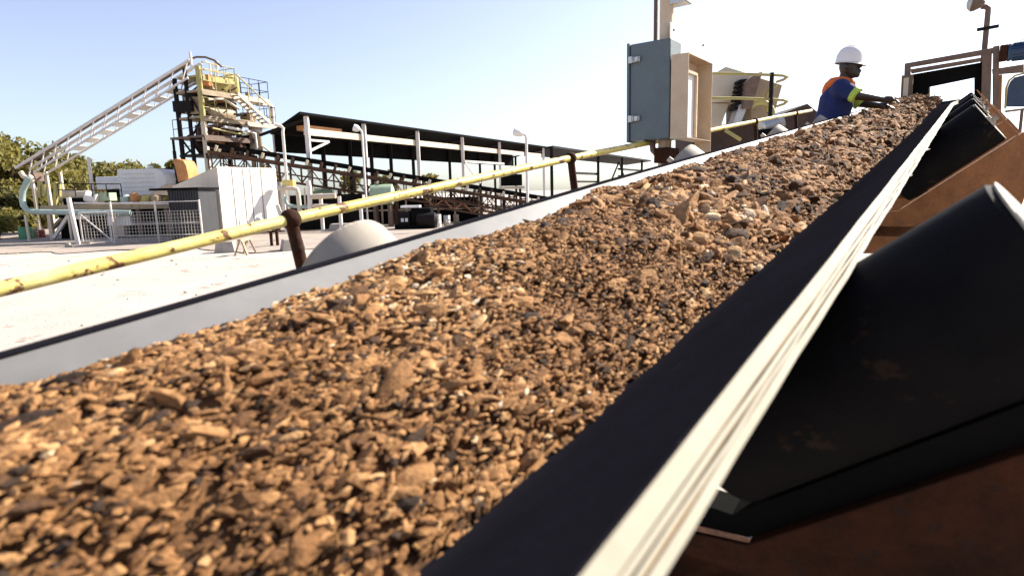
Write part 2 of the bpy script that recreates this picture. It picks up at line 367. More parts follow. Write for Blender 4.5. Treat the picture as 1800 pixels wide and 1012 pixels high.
RD = 0.130                                    # roller radius
def wing_line(sgn, t, drop):                  # point t metres out from the belt edge along the wing, drop below the belt top
    u = UR+CW*t+SW*drop; v = VR+SW*t-CW*drop
    return (u if sgn > 0 else 2*UC-u), v
STN = [(1.0, 0.91), (4.4, 3.1), (6.0, 4.95), (7.6, 6.6), (9.2, 8.3)]
def station(s0, s1):
    for sgn in (1, -1):
        s = s0 if sgn > 0 else s1                # the far wings sit a little upstream
        dc = TH+0.003+RD
        OUT = 0.195 if sgn > 0 else 0.125
        a = CP(s, *wing_line(sgn, -WING-0.02, dc)); b = CP(s, *wing_line(sgn, OUT, dc)); ax = (b-a)/np.linalg.norm(b-a); L = np.linalg.norm(b-a)
        r = MB().lathe(a, ax, [(0.03, -0.006), (RD-0.008, 0), (RD, 0.006), (RD, L-0.006), (RD-0.006, L)], 48)
        ro = r.build('roller', M['roller'] if sgn > 0 else M['rollerlit'], conv, smooth=30)  # far shells are paler: the sunlit side is put into the colour
        e = MB().lathe(b, ax, [(RD-0.006, 0.0005), (RD-0.003, 0.004), (RD-0.016, 0.004), (RD-0.022, -0.004+0.006), (0.035, 0.003), (0.03, 0.012), (0.014, 0.013), (0.014, 0.06)], 36)
        e.build('end_cap', M['rim'], ro, smooth=30)
        br = MB()                               # cradle under the roller and the upturned bracket at its outer end
        t0, t1 = -WING-0.09, OUT+0.075; K = dc+RD+(0.055 if s0 < 2 else 0.012)
        pl = [wing_line(sgn, t, dr) for t, dr in ((t0, K), (t1, K), (t1, K+0.14), (0.05, K+0.33), (t0, K+0.33))]
        pl += [(UC+sgn*0.02, pl[-1][1]-0.02), (UC+sgn*0.02, pl[0][1]-0.03)]
        q = [CP(s-0.05, *p) for p in pl]
        br.prism(q, dv*0.01)
        q = [CP(s-0.039, *wing_line(sgn, t, dr)) for t, dr in ((t0, K+0.001), (t1, K+0.001), (t1, K+0.011), (t0, K+0.011))]
        br.prism(q, dv*0.09)
        if sgn > 0:
            q = [CP(s-0.04, *wing_line(sgn, t, dr)) for t, dr in ((OUT+0.045, 0.06), (OUT+0.057, 0.06), (OUT+0.057, K-0.002), (OUT+0.045, K-0.002))]
            br.prism(q, dv*0.08)
        br.build('idler_bracket', M['rust'] if s0 < 2 else M['rustlight'], conv, bevel=0.002)  # first bracket darker: its deeper shade is put into the colour
        if s0 > 2: continue
        pl = [wing_line(sgn, t, dr) for t, dr in ((t0, dc+RD+0.004), (OUT-0.01, dc+RD+0.004), (OUT-0.01, K-0.003), (t0, K-0.003))]
        pl += [(UC+sgn*0.02, pl[3][1]-0.026), (UC+sgn*0.02, pl[0][1]+0.02)]
        q = [CP(s-0.03, *p) for p in pl]
        MB().prism(q, dv*0.06).build('scraper_bar', M['blacksteel'], conv)
    s = s0; dc = VR-WING*SW-TH-0.004-RD
    a, b = CP(s, UC-FLAT/2+0.015, dc), CP(s, UC+FLAT/2-0.015, dc)
    MB().lathe(a, b-a, [(RD-0.006, 0), (RD, 0.006), (RD, FLAT-0.036), (RD-0.006, FLAT-0.03)], 28).build('roller', M['roller'], conv, smooth=30)
    # transverse base channel carrying the set
    m = MB(); w = 0.62
    m.obox(CP(s, UC, dc-RD-0.13), cv*w, dv*0.05, nv*0.035)
    m.build('cross_beam', M['rust'], conv, bevel=0.003)
for s in STN: station(*s)
for sgn in (1, -1):                            # side stringers: channels
    u = UC+sgn*0.66; m = MB(); v = -0.98
    m.obox(CP((S0+S1)/2, u, v), dv*(S1-S0)/2, cv*0.006, nv*0.13)
    for z in (0.125, -0.125): m.obox(CP((S0+S1)/2, u+sgn*0.04, v+z), dv*(S1-S0)/2, cv*0.034, nv*0.005)
    m.build('stringer', M['rust'], conv, bevel=0.002)
for s in (0.2, 2.6, 5.0, 7.4, 9.8):                   # legs down to the yard
    for sgn in (1, -1):
        p = CP(s, UC+sgn*0.64, -1.11); MB().bar(p, (p[0], p[1], -0.03), 0.09, 0.09).build('leg', M['rust'], conv, bevel=0.003)
# dark side skirt below the near roller (rusty plate at the lower right of the view)
hp = MB(); a, b = CP(S1+0.02, UC-0.56, VR-0.02-TH-0.16), CP(S1+0.02, UC+0.56, VR-0.02-TH-0.16)
hp.lathe(a, b-a, [(0.155, 0), (0.16, 0.02), (0.16, 1.10), (0.155, 1.12)], 36); hp.build('head_pulley', M['rubber'], conv, smooth=40)

# ------------------------------------------------------------------ crushed ore on the belt
def ore_profile(s, u):
    """height of the heap across the belt"""
    k = min(1.0, max(0.0, (s-8.1)/2.1)); k = k*k*(3-2*k)
    pu = [-1.02, -0.965, -0.90, -0.80, -0.68, -0.56, -0.47, -0.405, -0.38]
    pv = [-0.27, -0.25, -0.238, -0.237, -0.258, -0.305, -0.355, -0.412, -0.43]
    v = np.interp(u, pu, pv)
    flat = np.interp(u, [-1.0, -0.9, -0.57, -0.25, -0.16], [-0.25, -0.2, -0.13, -0.2, -0.25])-0.0
    v = v-0.017*min(1.0, max(0.0, (1.9-s)/1.2))*np.interp(u, [-0.96, -0.80], [1.0, 0.0])
    return v*(1-k)+flat*k
def lump(s, u):
    return 0.014*np.sin(s*7.3+u*9)*np.sin(u*17+1.3*s)+0.010*np.sin(s*19+u*5+1)*np.sin(u*29-s*3)
PB_ = [(rng.uniform(-0.6, 10), rng.uniform(-1, -0.38), rng.uniform(0.04, 0.16), rng.choice([-0.16, -0.10, 0.05, 0.08])) for _ in range(190)]
PS_ = np.array([p[0] for p in PB_]); PU_ = np.array([p[1] for p in PB_]); PR_ = np.array([p[2] for p in PB_]); PM_ = np.array([p[3] for p in PB_])
def patch(s, u):                               # damp dark and dry pale patches in the load
    return np.clip(np.sum(PM_*np.exp(-(((s-PS_)/(1.8*PR_))**2+((u-PU_)/PR_)**2))), -0.25, 0.14)
def build_ore():
    bm = bmesh.new(); bmesh.ops.create_icosphere(bm, subdivisions=1, radius=1)
    b1 = np.array([v.co[:] for v in bm.verts]); f1 = np.array([[v.index for v in f.verts] for f in bm.faces]); bm.free()
    bm = bmesh.new(); bmesh.ops.create_icosphere(bm, subdivisions=2, radius=1)
    b2 = np.array([v.co[:] for v in bm.verts]); f2 = np.array([[v.index for v in f.verts] for f in bm.faces]); bm.free()
    def variants(b, n):
        out = []
        for _ in range(n):
            v = b.copy()
            for _ in range(9):                  # knock flat faces off a ball
                d = rng.normal(size=3); d /= np.linalg.norm(d); h = rng.uniform(0.45, 0.85)
                e = v@d; v = v-np.outer(np.maximum(e-h, 0), d)
            out.append(v*(1+rng.normal(0, 0.04, (len(v), 1))))
        return out
    v1, v2 = variants(b1, 16), variants(b2, 24)
    VV = []; FF = []; TT = []; nv_ = 0
    # bed
    ss = np.arange(S0+0.2, 10.3, 0.02); us = np.linspace(-1.0, -0.36, 60)
    S, U = np.meshgrid(ss, us, indexing='ij')
    Hh = np.vectorize(lambda a: min(1.0, max(0.0, (a-8.1)/2.1)))(S)
    U2 = U + Hh*Hh*(3-2*Hh)*(U-(-0.68))*0.35
    Vh = np.array([ore_profile(s, U2[i]) for i, s in enumerate(ss)])+lump(S, U2)-0.012
    P = O+S[..., None]*dv+U2[..., None]*cv+Vh[..., None]*nv
    nx = len(us); i = (np.arange(len(ss)-1)[:, None]*nx+np.arange(nx-1)[None]).ravel()
    q = np.stack([i, i+1, i+nx+1, i+nx], -1); tri = np.concatenate([q[:, [0, 1, 2]], q[:, [0, 2, 3]]])
    VV.append(P.reshape(-1, 3)); FF.append(tri); TT.append(np.clip(0.3+0.15*rng.normal(size=P.shape[0]*P.shape[1]), 0.02, 0.7)); nv_ = len(VV[0])
    B3 = np.stack([dv, cv, nv])
    def scatter(n, smin, smax, rmin, rmax, vs, fs, tint, sink, power=2.2, ur=(-0.965, -0.395)):
        nonlocal nv_
        for _ in range(n):
            s = rng.uniform(smin, smax); u = rng.uniform(*ur)
            k = min(1.0, max(0.0, (s-8.1)/2.1)); k = k*k*(3-2*k); u = u+k*(u+0.68)*0.35
            r = rmin+(rmax-rmin)*rng.random()**power
            if u > -0.43: r = min(r, 0.022)
            if u < -0.86: r = min(r, 0.011+0.0015*s)
            sc = r*np.array([rng.uniform(1.2, 2.5), rng.uniform(0.7, 1.1), rng.uniform(0.5, 0.85)])
            yaw = rng.normal(0, 0.38); cy, sy = math.cos(yaw), math.sin(yaw)
            pt, rl = rng.normal(0, 0.3, 2)
            Rm = np.array([[cy, -sy, 0], [sy, cy, 0], [0, 0, 1]])@np.array([[math.cos(pt), 0, math.sin(pt)], [0, 1, 0], [-math.sin(pt), 0, math.cos(pt)]])@np.array([[1, 0, 0], [0, math.cos(rl), -math.sin(rl)], [0, math.sin(rl), math.cos(rl)]])
            v = vs[rng.integers(len(vs))]
            h = float(ore_profile(s, u))+float(lump(s, u))+r*sink
            p = (v*sc)@Rm.T+np.array([s, u, h])
            VV.append(O+p@B3); FF.append(fs+nv_); nv_ += len(v)
            t = tint(); t = t+float(patch(s, u))*(1 if t > 0.25 else 0.3); TT.append(np.clip(t+rng.normal(0, 0.03, len(v)), 0, 1))
    def tint():
        x = rng.random()
        if x < 0.14: return rng.uniform(0.0, 0.2)
        if x < 0.97: return rng.normal(0.62, 0.15)
        return rng.uniform(0.85, 0.97)
    def tint_far(): return rng.uniform(0.0, 0.2) if rng.random() < 0.22 else (rng.normal(0.56, 0.18) if rng.random() < 0.96 else rng.uniform(0.85, 0.97))
    scatter(24000, -0.6, 1.7, 0.0025, 0.0085, v1, f1, tint, 0.3, 1.5)
    scatter(1500, -0.6, 1.7, 0.008, 0.019, v2, f2, tint, -0.1, 2.4)
    scatter(17000, 1.5, 4.2, 0.005, 0.016, v1, f1, tint, 0.3)
    scatter(1500, 1.5, 4.2, 0.013, 0.033, v2, f2, tint_far, 0.05, 1.8)
    scatter(6500, 4.0, 10.25, 0.013, 0.044, v1, f1, tint_far, 0.2, 1.8)
    scatter(60, 0.5, 5.0, 0.018, 0.032, v2, f2, lambda: rng.uniform(0.05, 0.2), -0.35, 1.0, (-0.86, -0.45))
    me = npmesh('crushed_ore', np.concatenate(VV), np.concatenate(FF), M['ore'], np.concatenate(TT), smooth=False)
    o = bpy.data.objects.new('crushed_ore', me); COL.objects.link(o)
    tag(o, 'brown crushed ore heaped along the black conveyor belt', 'ore', kind='stuff')
build_ore()

# ------------------------------------------------------------------ walkway and yellow handrail on the far side of the belt
DECK = -1.24
wk = thing('walkway', CP(3.5, -1.5, DECK-0.1), 'narrow sloping steel walkway between the belt and the yellow handrail', 'walkway')
MB().obox(CP(4.5, -1.52, DECK-0.02), dv*5.6, cv*0.33, nv*0.02).build('deck', M['brownsteel'], wk, bevel=0.003)
for u in (-1.82, -1.22): MB().obox(CP(4.5, u, DECK-0.09), dv*5.6, cv*0.02, nv*0.08).build('stringer', M['rust'], wk)
for s in (-0.8, 1.9, 4.6, 7.3, 9.8):
    for u in (-1.78, -1.26):
        p = CP(s, u, DECK-0.17); MB().bar(p, (p[0], p[1], -0.03), 0.07).build('leg', M['rust'], wk)
RP = [(-1.5, -1.75, -0.268), (0.38, -1.75, -0.240), (1.17, -1.75, -0.2165), (2.93, -1.75, -0.1955), (4.1, -1.75, -0.195), (7.6, -1.75, -0.183)]
def rail_v(s): return float(np.interp(s, [r[0] for r in RP], [r[2] for r in RP]))
hr = thing('handrail', CP(1.15, -1.75, DECK), 'chipped yellow pipe handrail on rusty posts running beside the conveyor belt', 'handrail')
MB().tube([CP(s, -1.75, rail_v(s)) for s in np.arange(-1.5, 9.61, 0.15)], 0.0185, 18).build('rail', M['yellow'], hr, smooth=50)
for s in (-0.75, 1.15, 2.95, 4.95, 6.7, 8.6):
    p = CP(s, -1.75, rail_v(s)); q = CP(s+0.02, -1.70, DECK)
    po = MB().tube([q, p], 0.0205, 14).build('post', M['rust'], hr, smooth=50)
    MB().sphere(p, 0.034, 16, 10).build('collar', M['rust'], po, smooth=60)

# ------------------------------------------------------------------ lamp pole with the two electrical enclosures
def line_pt(px, py, P, d): return on(px, py, P, d)
pb = CP(4.1, -1.66, 0); pb[2] = 0
pole = thing('utility_pole', pb, 'tall tan steel pole carrying the grey cabinet and the open cream box', 'pole')
MB().cyl((pb[0], pb[1], -0.05), (pb[0], pb[1], 4.2), 0.045, 20).build('pole_shaft', M['creambox'], pole, smooth=40)
c_ = pb-cv*0.085+dh*0.02
MB().tube([(c_[0], c_[1], 2.0), (c_[0], c_[1], 2.95), (c_[0]+0.0, c_[1], 3.02)], 0.014, 10).build('conduit', M['brownsteel'], pole)
fl = MB(); p = A((pb[0], pb[1], 3.3)); q0 = on(1192, -2, pb, cv)
fl.obox(q0+dh*0.02, cv*0.07, dh*0.05, ZZ*0.035); fl.bar(q0, (pb[0], pb[1], q0[2]), 0.02)
fl.build('floodlight', M['chrome'], pole, bevel=0.006)
# grey cabinet: its latched side looks back down the belt
gP = pb-dh*0.16
gl, gr = on(1108, 80, gP, cv), on(1179, 62, gP, cv); gb = on(1180, 243, gP, cv)[2]; gt = (gl[2]+gr[2])/2-0.005
cab = thing('control_cabinet', (gl[0], gl[1], gb), 'blue grey steel cabinet with two silver latches on its side', 'cabinet')
wv = gr-gl; wv[2] = 0; wd = np.linalg.norm(wv); wv = wv/wd
cc = gl+wv*wd/2; cc[2] = (gt+gb)/2; hz = (gt-gb)/2
MB().obox(cc+dh*0.095, wv*wd/2, dh*0.095, ZZ*hz).build('body', M['greycab'], cab, bevel=0.006)
MB().obox(cc-wv*(wd/2+0.012)+dh*0.095, wv*0.010, dh*0.105, ZZ*(hz+0.008)).build('door', M['greycab'], cab, bevel=0.004)
for py in (104, 208):
    zc = on(1128, py, gP, cv)[2]; b0 = gl.copy(); b0[2] = zc
    la = MB(); la.obox(b0+wv*0.035-dh*0.010, wv*0.040, dh*0.008, ZZ*0.017); la.obox(b0+wv*0.012-dh*0.022, wv*0.014, dh*0.008, ZZ*0.022); la.obox(b0+wv*0.056-dh*0.022, wv*0.011, dh*0.007, ZZ*0.015)
    la.cyl(b0+wv*0.03-dh*0.02-ZZ*0.02, b0+wv*0.03-dh*0.02+ZZ*0.02, 0.006, 8)
    lo = la.build('latch', M['chrome'], cab, bevel=0.002)
MB().tube([cc+dh*0.1-ZZ*hz-wv*0.02, cc+dh*0.1-ZZ*(hz+0.06)-wv*0.015, cc+dh*0.12-ZZ*(hz+0.15)+wv*0.06, cc+dh*0.14-ZZ*(hz+0.4)+wv*0.075], 0.022, 12).build('cable_conduit', M['brownsteel'], cab)
# white mounting board beside the pole, looking across the belt
wP = pb+cv*0.062+dh*0.0
b0, b1 = on(1178, 40, wP, dh), on(1239, 72, wP, dh); zb = on(1180, 235, wP, dh)[2]
bd = thing('mounting_board', (b0[0], b0[1], zb), 'plain white steel board bolted to the pole behind the open cream box', 'board')
ce = (b0+b1)/2; ce[2] = (b0[2]+b1[2])/2; L2 = np.linalg.norm((b1-b0)[:2])/2; zt = max(b0[2], b1[2])
MB().obox((ce[0], ce[1], (zt+zb)/2), dh*L2, cv*0.004, ZZ*(zt-zb)/2).build('plate', M['white'], bd, bevel=0.002)
for k, h in ((-0.85, 0.03), (0.85, 0.03)):
    p = ce+dh*L2*k+cv*0.004; p[2] = zt-h-0.01; MB().cyl(p, p+cv*0.006, 0.008, 8).build('bolt', M['darksteel'], bd)
# open-fronted cream box on the board
bP = wP+cv*0.16
x0, x1 = on(1211, 92, bP, dh), on(1253, 108, bP, dh); zt = x0[2]; zb = on(1214, 243, bP, dh)[2]; zlow = on(1253, 268, bP, dh)[2]
bx = thing('junction_box', (x0[0], x0[1], zb), 'open fronted cream steel box with a framed inner panel beside the belt', 'box')
L = np.linalg.norm((x1-x0)[:2]); m0 = x0.copy(); m0[2] = 0; D = 0.115
def bxp(a, c, z): q = m0+dh*a-cv*c; return A((q[0], q[1], z))
sh = MB(); t = 0.004
sh.hexa([bxp(0, 0, zb), bxp(t, 0, zb), bxp(t, D, zb), bxp(0, D, zb)], [bxp(0, 0, zt), bxp(t, 0, zt), bxp(t, D, zt), bxp(0, D, zt)])
sh.hexa([bxp(L-t, 0, zlow), bxp(L, 0, zlow), bxp(L, D, zlow), bxp(L-t, D, zlow)], [bxp(L-t, 0, zt), bxp(L, 0, zt), bxp(L, D, zt), bxp(L-t, D, zt)])
sh.hexa([bxp(t, 0.002, zt-t), bxp(L-t, 0.002, zt-t), bxp(L-t, D, zt-t), bxp(t, D, zt-t)], [bxp(t, 0.002, zt-0.0005)]+[bxp(L-t, 0.002, zt-0.0005), bxp(L-t, D, zt-0.0005), bxp(t, D, zt-0.0005)])
sh.hexa([bxp(t, 0.002, zb), bxp(L-t, 0.002, zb), bxp(L-t, D, zb), bxp(t, D, zb)], [bxp(t, 0.002, zb+t), bxp(L-t, 0.002, zb+t), bxp(L-t, D, zb+t), bxp(t, D, zb+t)])
sh.hexa([bxp(t, D-t, zb+t), bxp(L-t, D-t, zb+t), bxp(L-t, D-0.001, zb+t), bxp(t, D-0.001, zb+t)], [bxp(t, D-t, zt-t), bxp(L-t, D-t, zt-t), bxp(L-t, D-0.001, zt-t), bxp(t, D-0.001, zt-t)])
sh.build('housing', M['creambox'], bx)
pn = MB(); z0, z1 = zb+0.02, zt-0.10
pn.hexa([bxp(0.02, D-0.05, z0), bxp(L*0.62, D-0.05, z0), bxp(L*0.62, D-0.044, z0), bxp(0.02, D-0.044, z0)], [bxp(0.02, D-0.05, z1), bxp(L*0.62, D-0.05, z1), bxp(L*0.62, D-0.044, z1), bxp(0.02, D-0.044, z1)])
pn.build('inner_panel', M['white'], bx)
fr = MB()
for a0, a1, zz0, zz1 in ((0.015, L*0.64, z1, z1+0.018), (L*0.62, L*0.62+0.018, z0, z1-0.001)):
    fr.hexa([bxp(a0, D-0.07, zz0), bxp(a1, D-0.07, zz0), bxp(a1, D-0.055, zz0), bxp(a0, D-0.055, zz0)], [bxp(a0, D-0.07, zz1), bxp(a1, D-0.07, zz1), bxp(a1, D-0.055, zz1), bxp(a0, D-0.055, zz1)])
fr.build('panel_frame', M['creambox'], bx)
rb = CP(4.1, -1.62, -0.30); MB().obox(rb-dh*0.1, cv*0.05, dh*0.10, ZZ*0.05).build('clamp_bracket', M['rust'], pole, bevel=0.004)

# ------------------------------------------------------------------ head frame over the belt's end
SF = 10.6
hf = thing('head_frame', sec(1670, 160, SF)*[1, 1, 0], 'brown steel portal frame with a black hood over the belt end', 'frame')
def fq(px, py, ds=0.0): return sec(px, py, SF)+dv*ds
def plate(mb, pts, ext): mb.prism([A(p) for p in pts], ext)
for pts in ([(1590, 112), (1600, 110), (1600, 170), (1588, 170)], [(1727, 90), (1744, 87), (1741, 200), (1724, 200)]):
    m = MB(); plate(m, [fq(*p) for p in pts], dv*0.14); pp = fq((pts[2][0]+pts[3][0])/2, pts[2][1])
    m.bar((pp[0], pp[1], -0.03), pp-A((0, 0, 0.02)), 0.12); m.build('portal_post', M['brownsteel'], hf, bevel=0.005)
m = MB(); plate(m, [fq(1590, 112), fq(1752, 83), fq(1752, 93), fq(1590, 120.5)], dv*0.12-dv*0.0); o = m.build('top_beam', M['brownsteel'], hf, bevel=0.004); o.location = tuple(-dv*0.003)
m = MB(); plate(m, [fq(1600, 122, 0.02), fq(1727, 101, 0.02), fq(1727, 108, 0.02), fq(1602, 130, 0.02)], dv*0.05); m.build('lower_beam', M['brownsteel'], hf)
hd = MB()
plate(hd, [fq(1602, 131, 0.15), fq(1728, 109, 0.15), fq(1728, 134, 0.15), fq(1602, 160, 0.15)], dv*0.5)
plate(hd, [fq(1602, 155, 0.152), fq(1631, 149, 0.152), fq(1631, 190, 0.152), fq(1602, 190, 0.152)], dv*0.48)
plate(hd, [fq(1713, 130, 0.152), fq(1728, 128, 0.152), fq(1728, 190, 0.152), fq(1713, 190, 0.152)], dv*0.48)
hd.build('hood', M['blacksteel'], hf)
m = MB(); plate(m, [fq(1746, 82, -0.02), fq(1757, 80, -0.02), fq(1755, 200, -0.02), fq(1745, 200, -0.02)], dv*0.2); m.build('side_plate', M['brownsteel'], hf, bevel=0.003)
m = MB(); plate(m, [fq(1744, 122, 0.0), fq(1800, 113, 0.0), fq(1800, 128, 0.0), fq(1745, 132, 0.0)], dv*0.12); m.build('drive_shelf', M['brownsteel'], hf, bevel=0.003)
m = MB(); plate(m, [fq(1745, 133, 0.02), fq(1762, 131, 0.02), fq(1760, 200, 0.02), fq(1745, 200, 0.02)], dv*0.10); m.build('gearbox_bracket', M['rustlight'], hf, bevel=0.003)
# small switch box on the left post
sb = thing('switch_box', fq(1594, 170), 'small brown and cream box on the left side of the head frame', 'box')
m = MB(); plate(m, [fq(1586, 133, -0.12), fq(1606, 131, -0.12), fq(1604, 171, -0.12), fq(1584, 173, -0.12)], dv*0.11); m.build('casing', M['brownsteel'], sb, bevel=0.004)
m = MB(); plate(m, [fq(1590, 138, -0.126), fq(1599, 136, -0.126), fq(1597, 168, -0.126), fq(1588, 169, -0.126)], dv*0.005); m.build('cover', M['cream'], sb)
# drive motor and guard
mo = thing('drive_motor', fq(1790, 112), 'dark blue electric motor on the shelf right of the head frame', 'motor')
def mm(px, py, ds): return fq(px, py, ds)
a, b = mm(1757, 95, 0.02), mm(1771, 93, 0.02); m = MB(); rr = np.linalg.norm(mm(1771, 79, 0.02)-mm(1771, 110, 0.02))/2
m.obox((a+b)/2, (b-a)/2, dv*rr*0.9, ZZ*rr*0.95); m.build('flange', M['rust'], mo, bevel=0.01)
ax = cv; st = mm(1771, 93, 0.02)
m = MB().lathe(st, ax, [(rr*0.7, 0.0), (rr*1.02, 0.004), (rr*1.02, 0.03), (rr*0.92, 0.034), (rr*0.92, 0.55), (rr*1.02, 0.555), (rr*0.9, 0.62)], 28)
for k in range(16):
    an = 2*math.pi*k/16; w_ = math.cos(an)*dv+math.sin(an)*nv; m.obox(st+ax*0.29+w_*rr*0.97, ax*0.24, w_*rr*0.08, np.cross(ax, w_)*0.004)
m.build('body', M['blue'], mo, smooth=30)
m = MB(); m.tube([st+ax*0.14+nv*rr*1.0+(math.cos(t)*ax+math.sin(t)*nv)*0.016+nv*0.012 for t in np.linspace(0, 2*math.pi, 13)], 0.004, 6); m.build('lifting_eye', M['darksteel'], mo)
gd = thing('belt_guard', fq(1780, 190), 'navy drive guard with a yellow rounded rim under the blue motor', 'guard')
def gpath(dx, dy):
    return [(1768+dx*0.6, 192-dy), (1770+dx, 155), (1775+dx, 142+dy*0.4), (1786, 133+dy), (1806, 128+dy), (1830, 126+dy), (1830, 192-dy)]
m = MB(); plate(m, [fq(x, y, 0.2) for x, y in gpath(3, 3)], dv*0.12); m.build('panel', M['blue'], gd)
m = MB(); m.tube([fq(x, y, 0.2) for x, y in gpath(0, 0)[:-1]], 0.012, 8); m.build('rim', M['yellowplant'], gd)
# lamp pole behind the frame
lp = fq(1731, 90, 0.35); top = sec(1735, 14, SF+0.35)
lt = thing('lamp_pole', (lp[0], lp[1], 0), 'brown lamp pole with a round lamp and dark crossbar rising from the head frame', 'street lamp')
MB().tube([(lp[0], lp[1], -0.03), (lp[0], lp[1], top[2]-0.05), (lp[0], lp[1], top[2]), A((lp[0], lp[1], top[2]+0.03))-cv*0.03, A((lp[0], lp[1], top[2]+0.04))-cv*0.08], 0.034, 14).build('pole_shaft', M['brownsteel'], lt, smooth=50)
q = sec(1720, 5, SF+0.35); m = MB().lathe(q+cv*0.06-ZZ*0.02, -cv+ZZ*0.2, [(0.03, -0.01), (0.055, 0.02), (0.10, 0.09), (0.11, 0.13)], 24); lh = m.build('lamp_head', M['brownsteel'], lt, smooth=40)
MB().lathe(q-cv*0.055+ZZ*0.006, -cv+ZZ*0.2, [(0.105, 0.0), (0.10, 0.03), (0.07, 0.06), (0.03, 0.075)], 24).build('lamp_glass', M['glass'], lh, smooth=50)
c1, c2 = sec(1717, 53, SF+0.30), sec(1756, 46, SF+0.30); MB().bar(c1, c2, 0.04).build('crossbar', M['darksteel'], lt, bevel=0.003)
# thin railing far right
rr_ = thing('side_railing', gnd(1797, 340)*[1, 1, 0], 'thin grey pipe railing at the right edge beyond the rollers', 'railing')
for (p0, p1) in (((1768, 196), (1830, 188)), ((1775, 235), (1830, 233))): MB().tube([at(*p0, 6.2), at(*p1, 6.2)], 0.012, 8).build('rail', M['brownsteel'], rr_)
p = at(1797, 192, 6.2); MB().tube([(p[0], p[1], -0.03), p], 0.014, 8).build('post', M['brownsteel'], rr_)

# ------------------------------------------------------------------ cream hopper and its railing beyond the walkway
HY = 13.0
def hq(px, py, dy=0.0): return at(px, py, HY+dy)
def slab(poly, Y, depth): return MB().prism([at(x, y, Y) for x, y in poly], (0, depth, 0))
hop = thing('ore_hopper', hq(1320, 250)*[1, 1, 0], 'cream steel ore hopper with sloping sides behind the cabinet', 'hopper')
slab([(1235, 142), (1277, 117), (1322, 130), (1320, 178), (1235, 180)], HY, 1.6).build('bin', M['cream'], hop, bevel=0.02)
slab([(1320, 132), (1376, 149), (1360, 206), (1320, 215)], HY+0.08, 1.5).build('chute', M['tan'], hop, bevel=0.02)
slab([(1235, 181), (1282, 181), (1268, 222), (1235, 222)], HY+0.1, 1.3).build('lower_bin', M['cream'], hop, bevel=0.02)
slab([(1313, 142), (1332, 128), (1341, 126), (1322, 190), (1308, 190)], HY-0.5, 0.45).build('feed_leg', M['brownsteel'], hop, bevel=0.01)
m = MB()
for k in range(7): m.prism([at(1301-k*1.6+a, 140+k*8+b, HY-0.32) for a, b in ((0, 0), (22, -2), (20, 3.5), (-1.5, 5))], (0, 0.30, 0))
m.build('louvre', M['darksteel'], hop)
slab([(1300, 184), (1316, 182), (1300, 222), (1287, 222)], HY-0.35, 0.3).build('ladder_plate', M['chrome'], hop)
m = MB(); c = at(1336, 203, HY-0.4); m.tube([c+0.26*A((math.cos(t), 0, math.sin(t))) for t in np.linspace(-0.6, 2.4, 12)], 0.055, 10); m.build('bent_pipe', M['yellowplant'], hop, smooth=60)
slab([(1235, 222), (1340, 214), (1420, 182), (1442, 200), (1442, 300), (1235, 300)], HY+0.4, 2.2).build('base', M['darkbrown'], hop, bevel=0.02)
m = MB(); m.bar(at(1275, 229, HY-0.3), at(1302, 246, HY-0.3), 0.06); m.build('loose_strut', M['yellowplant'], hop)
m = MB(); m.tube([at(1348, 197, HY-0.2), at(1348, 166, HY-0.2), at(1356, 155, HY-0.2), at(1366, 150, HY-0.2)], 0.03, 8); m.build('pipe', M['yellowplant'], hop)
RY = 10.5
gr_ = thing('guard_railing', at(1357, 230, RY)*[1, 1, 0], 'pale yellow pipe guard rail with looped end in front of the hopper', 'railing')
def far(px, py, Y): return at(px, py, Y)
for y in (130, 173):
    MB().tube([far(1225, y-1, RY), far(1300, y, RY), far(1357, y+2, RY), far(1376, y+3, RY), far(1384, y+5, RY+0.05), far(1378, y+10, RY+0.4), far(1366, y+14, RY+1.0)], 0.024, 8).build('rail', M['yellowplant'], gr_, smooth=50)
p = far(1357, 128, RY); MB().tube([(p[0], p[1], -0.03), p], 0.035, 10).build('post', M['darksteel'], gr_)
p = far(1225, 128, RY); MB().tube([(p[0], p[1], -0.03), p], 0.035, 10).build('post', M['darksteel'], gr_)
# grey duct lying beyond the handrail
dd = thing('grey_duct', far(1340, 220, 8.5)*[1, 1, 0.0], 'short grey duct and black bellows by the foot of the guard rail', 'duct')
m = MB(); m.lathe(far(1338, 226, 8.5), far(1372, 214, 8.5)-far(1338, 226, 8.5), [(0.09, 0), (0.11, 0.02), (0.11, 0.22), (0.13, 0.23), (0.13, 0.28)], 16); m.build('duct_body', M['chrome'], dd)
m = MB()
p = far(1353, 236, 8.5); m.cyl((p[0], p[1], -0.03), (p[0], p[1], p[2]+0.06), 0.16, 14); m.build('bellows', M['blacksteel'], dd)

# ------------------------------------------------------------------ the worker
def baked(mb, name, material, parent, voxel, smooth_it=4, squash=None):
    o = mb.build('tmp_'+name, material, None, smooth=0)
    r = o.modifiers.new('r', 'REMESH'); r.mode = 'VOXEL'; r.voxel_size = voxel
    sm = o.modifiers.new('s', 'SMOOTH'); sm.iterations = smooth_it; sm.factor = 0.5
    dg = bpy.context.evaluated_depsgraph_get(); me = bpy.data.meshes.new_from_object(o.evaluated_get(dg)); bpy.data.objects.remove(o)
    me.name = name; me.transform(Matrix.Translation(-root_loc(parent))); me.polygons.foreach_set('use_smooth', [True]*len(me.polygons))
    me.materials.clear(); me.materials.append(material)
    n = bpy.data.objects.new(name, me); COL.objects.link(n); n.parent = parent; return n
FT = CP(7.0, -1.38, DECK)
per = thing('person', FT, 'worker in blue jacket, orange hood and white helmet reaching onto the belt', 'person')
def pj(px, py, off=0.0): return on(px, py, FT, cv)+dh*off
def pl(c, z, off=0.0): return FT+cv*c+dh*off+ZZ*z
